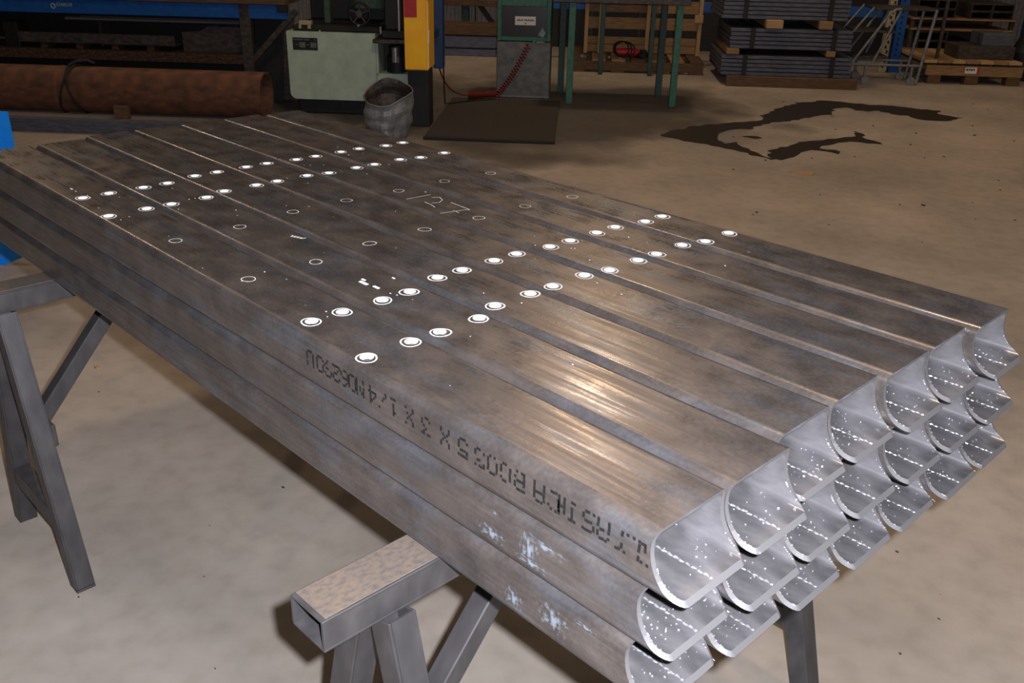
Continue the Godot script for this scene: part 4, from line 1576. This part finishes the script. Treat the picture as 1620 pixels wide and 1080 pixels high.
	for q in [[3.555, 0.545, 0.20, 0.09], [3.765, 0.545, 0.20, 0.09], [3.555, 0.637, 0.20, 0.09], [3.765, 0.637, 0.20, 0.09], [4.13, 0.545, 0.22, 0.075], [4.355, 0.545, 0.22, 0.075], [4.13, 0.622, 0.22, 0.075], [4.355, 0.622, 0.22, 0.075], [3.62, 0.2, 0.31, 0.10], [3.62, 0.302, 0.31, 0.10], [3.94, 0.2, 0.31, 0.10]]:
		o = shop("hollow_section", "open ended steel section " + ("in the stack on the shelf beside the cream post" if q[0] < 4.0 else "in the stack on the shelf beside the blue end post") if q[1] > 0.5 else "wide open ended steel section on the lowest board of the shelf", "steel section", q[0] + q[2] * 0.5, 10.62, "hollow sections stored in the shelf")
		o.position.y = q[1]
		st = newst()
		rect_tube(st, Vector3(0, q[3] * 0.5, 0.34), Vector3(0, q[3] * 0.5, -0.34), q[2], q[3], 0.008)
		part("section", st, M.darksteel, o)
	st = newst()
	o = shop("steel_post", "slim grey steel post standing beside the shelf of hollow sections", "post", 3.53, 9.35)
	bs(st, 3.515, 3.545, 0.236, 1.3, 9.34, 9.37, 0.002)
	part("post", st, M.darksteel, o)

# ------------------------------------------------------------------ marks and litter on the floor
func build_floor_bits() -> void:
	var stains := [[0.544, 6.337, 0.824, 6.694, 1.165, 6.901, 1.361, 6.977, 1.468, 7.259, 1.790, 7.796, 2.122, 8.044, 2.285, 8.021, 2.495, 7.895, 2.715, 7.895, 2.867, 7.793, 3.064, 7.731, 2.994, 7.576, 3.150, 7.421, 2.954, 7.254, 2.801, 7.253, 2.706, 7.361, 2.708, 7.451, 2.577, 7.483, 2.513, 7.632, 2.406, 7.565, 2.307, 7.595, 2.270, 7.734, 2.153, 7.663, 2.055, 7.363, 1.918, 7.293, 1.745, 7.130, 1.544, 6.966, 1.391, 6.857, 1.256, 6.633, 1.123, 6.610, 0.988, 6.434, 0.956, 6.246, 0.990, 6.097, 1.092, 6.176, 1.105, 6.007, 1.141, 5.901, 1.203, 5.752, 1.275, 5.671, 1.240, 5.636, 1.172, 5.735, 1.060, 5.856, 0.969, 5.939, 0.864, 6.056, 0.690, 6.131, 0.540, 6.285], [1.242, 5.808, 1.298, 5.959, 1.462, 6.119, 1.598, 6.266, 1.753, 6.341, 1.900, 6.438, 1.991, 6.490, 2.085, 6.672, 2.114, 6.630, 2.073, 6.503, 2.134, 6.382, 2.161, 6.260, 2.058, 6.271, 1.949, 6.323, 1.800, 6.215, 1.693, 6.143, 1.658, 6.056, 1.786, 5.972, 1.752, 5.889, 1.669, 5.972, 1.585, 5.992, 1.441, 5.790, 1.311, 5.635, 1.251, 5.698], [1.143, 6.364, 1.220, 6.406, 1.302, 6.331, 1.233, 6.291]]
	var what := ["long dark wet stain curving across the concrete floor", "smaller dark wet stain with ragged arms on the concrete floor", "little dark wet splash inside the curve of the long stain"]
	for k in 3:
		var raw := PackedVector2Array()
		for i in range(0, stains[k].size(), 2):
			raw.append(Vector2(stains[k][i], stains[k][i + 1]))
		# ragged edge: more points, pushed about
		var out := PackedVector2Array()
		for i in raw.size():
			var a := raw[i]
			var b := raw[(i + 1) % raw.size()]
			var n := maxi(1, int((b - a).length() / 0.05))
			var d := (b - a).orthogonal().normalized()
			for j in n:
				out.append(a.lerp(b, float(j) / n) + d * (rng.randf_range(-0.028, 0.028) if j > 0 else 0.0))
		var c := Vector2.ZERO
		for p in raw:
			c += p / raw.size()
		var ids := Geometry2D.triangulate_polygon(out)
		if ids.is_empty():
			out = raw
			ids = Geometry2D.triangulate_polygon(out)
		var st := newst()
		for i in range(0, ids.size(), 3):
			var q := []
			for m in 3:
				q.append(Vector3(out[ids[i + m]].x - c.x, 0.0012, -(out[ids[i + m]].y - c.y)))
			tri(st, q[0], q[1], q[2], Vector3.UP)
		var o := shop("wet_stain", what[k], "stain", c.x, c.y)
		part("stain_film", st, M.oil, o)
	# splinter of wood
	var o := shop("wood_splinter", "pale splinter of wood lying on the floor by the wet stain", "splinter", 1.37, 5.29)
	var st := newst()
	prism(st, PackedVector2Array([Vector2(-0.075, 0.02), Vector2(-0.04, -0.005), Vector2(0.06, -0.045), Vector2(0.085, 0.0), Vector2(0.07, 0.04), Vector2(0.0, 0.03)]), 0.008, Transform3D(Basis(Vector3(1, 0, 0), Vector3(0, 0, -1), Vector3(0, 1, 0)), Vector3(0, 0.008, 0)))
	part("splinter", st, M.woodend, o)
	# a wood chip near the far trestle
	o = thing("wood_chip", "small tan wood chip on the floor near the far trestle", "chip", Vector3(-2.694, 0, -0.387), 0.5)
	st = newst()
	prism(st, PackedVector2Array([Vector2(-0.012, 0.0), Vector2(0.004, -0.006), Vector2(0.016, 0.002), Vector2(0.002, 0.009)]), 0.006, Transform3D(Basis(Vector3(1, 0, 0), Vector3(0, 0, -1), Vector3(0, 1, 0)), Vector3(0, 0.006, 0)))
	part("chip", st, M.woodend, o)
	# sweepings
	var gr := newst()
	for i in 160:
		var p := Vector3(rng.randf_range(-2.6, 0.6), 0.0, rng.randf_range(-2.6, 0.9))
		if i > 100:
			p = B(rng.randf_range(0.9, 3.6), rng.randf_range(3.8, 8.2))
		var sz := rng.randf_range(0.0015, 0.005) * (1.0 if i < 100 else 2.2)
		box(gr, p + Vector3(0, sz * 0.3, 0), Vector3(sz * rng.randf_range(1.0, 2.2), sz * 0.6, sz), 0.0)
	var g := part("floor_grit", gr, M.darksteel, self)
	tag(g, "dark grit and crumbs scattered over the concrete floor", "grit")
	g.set_meta("kind", "stuff")
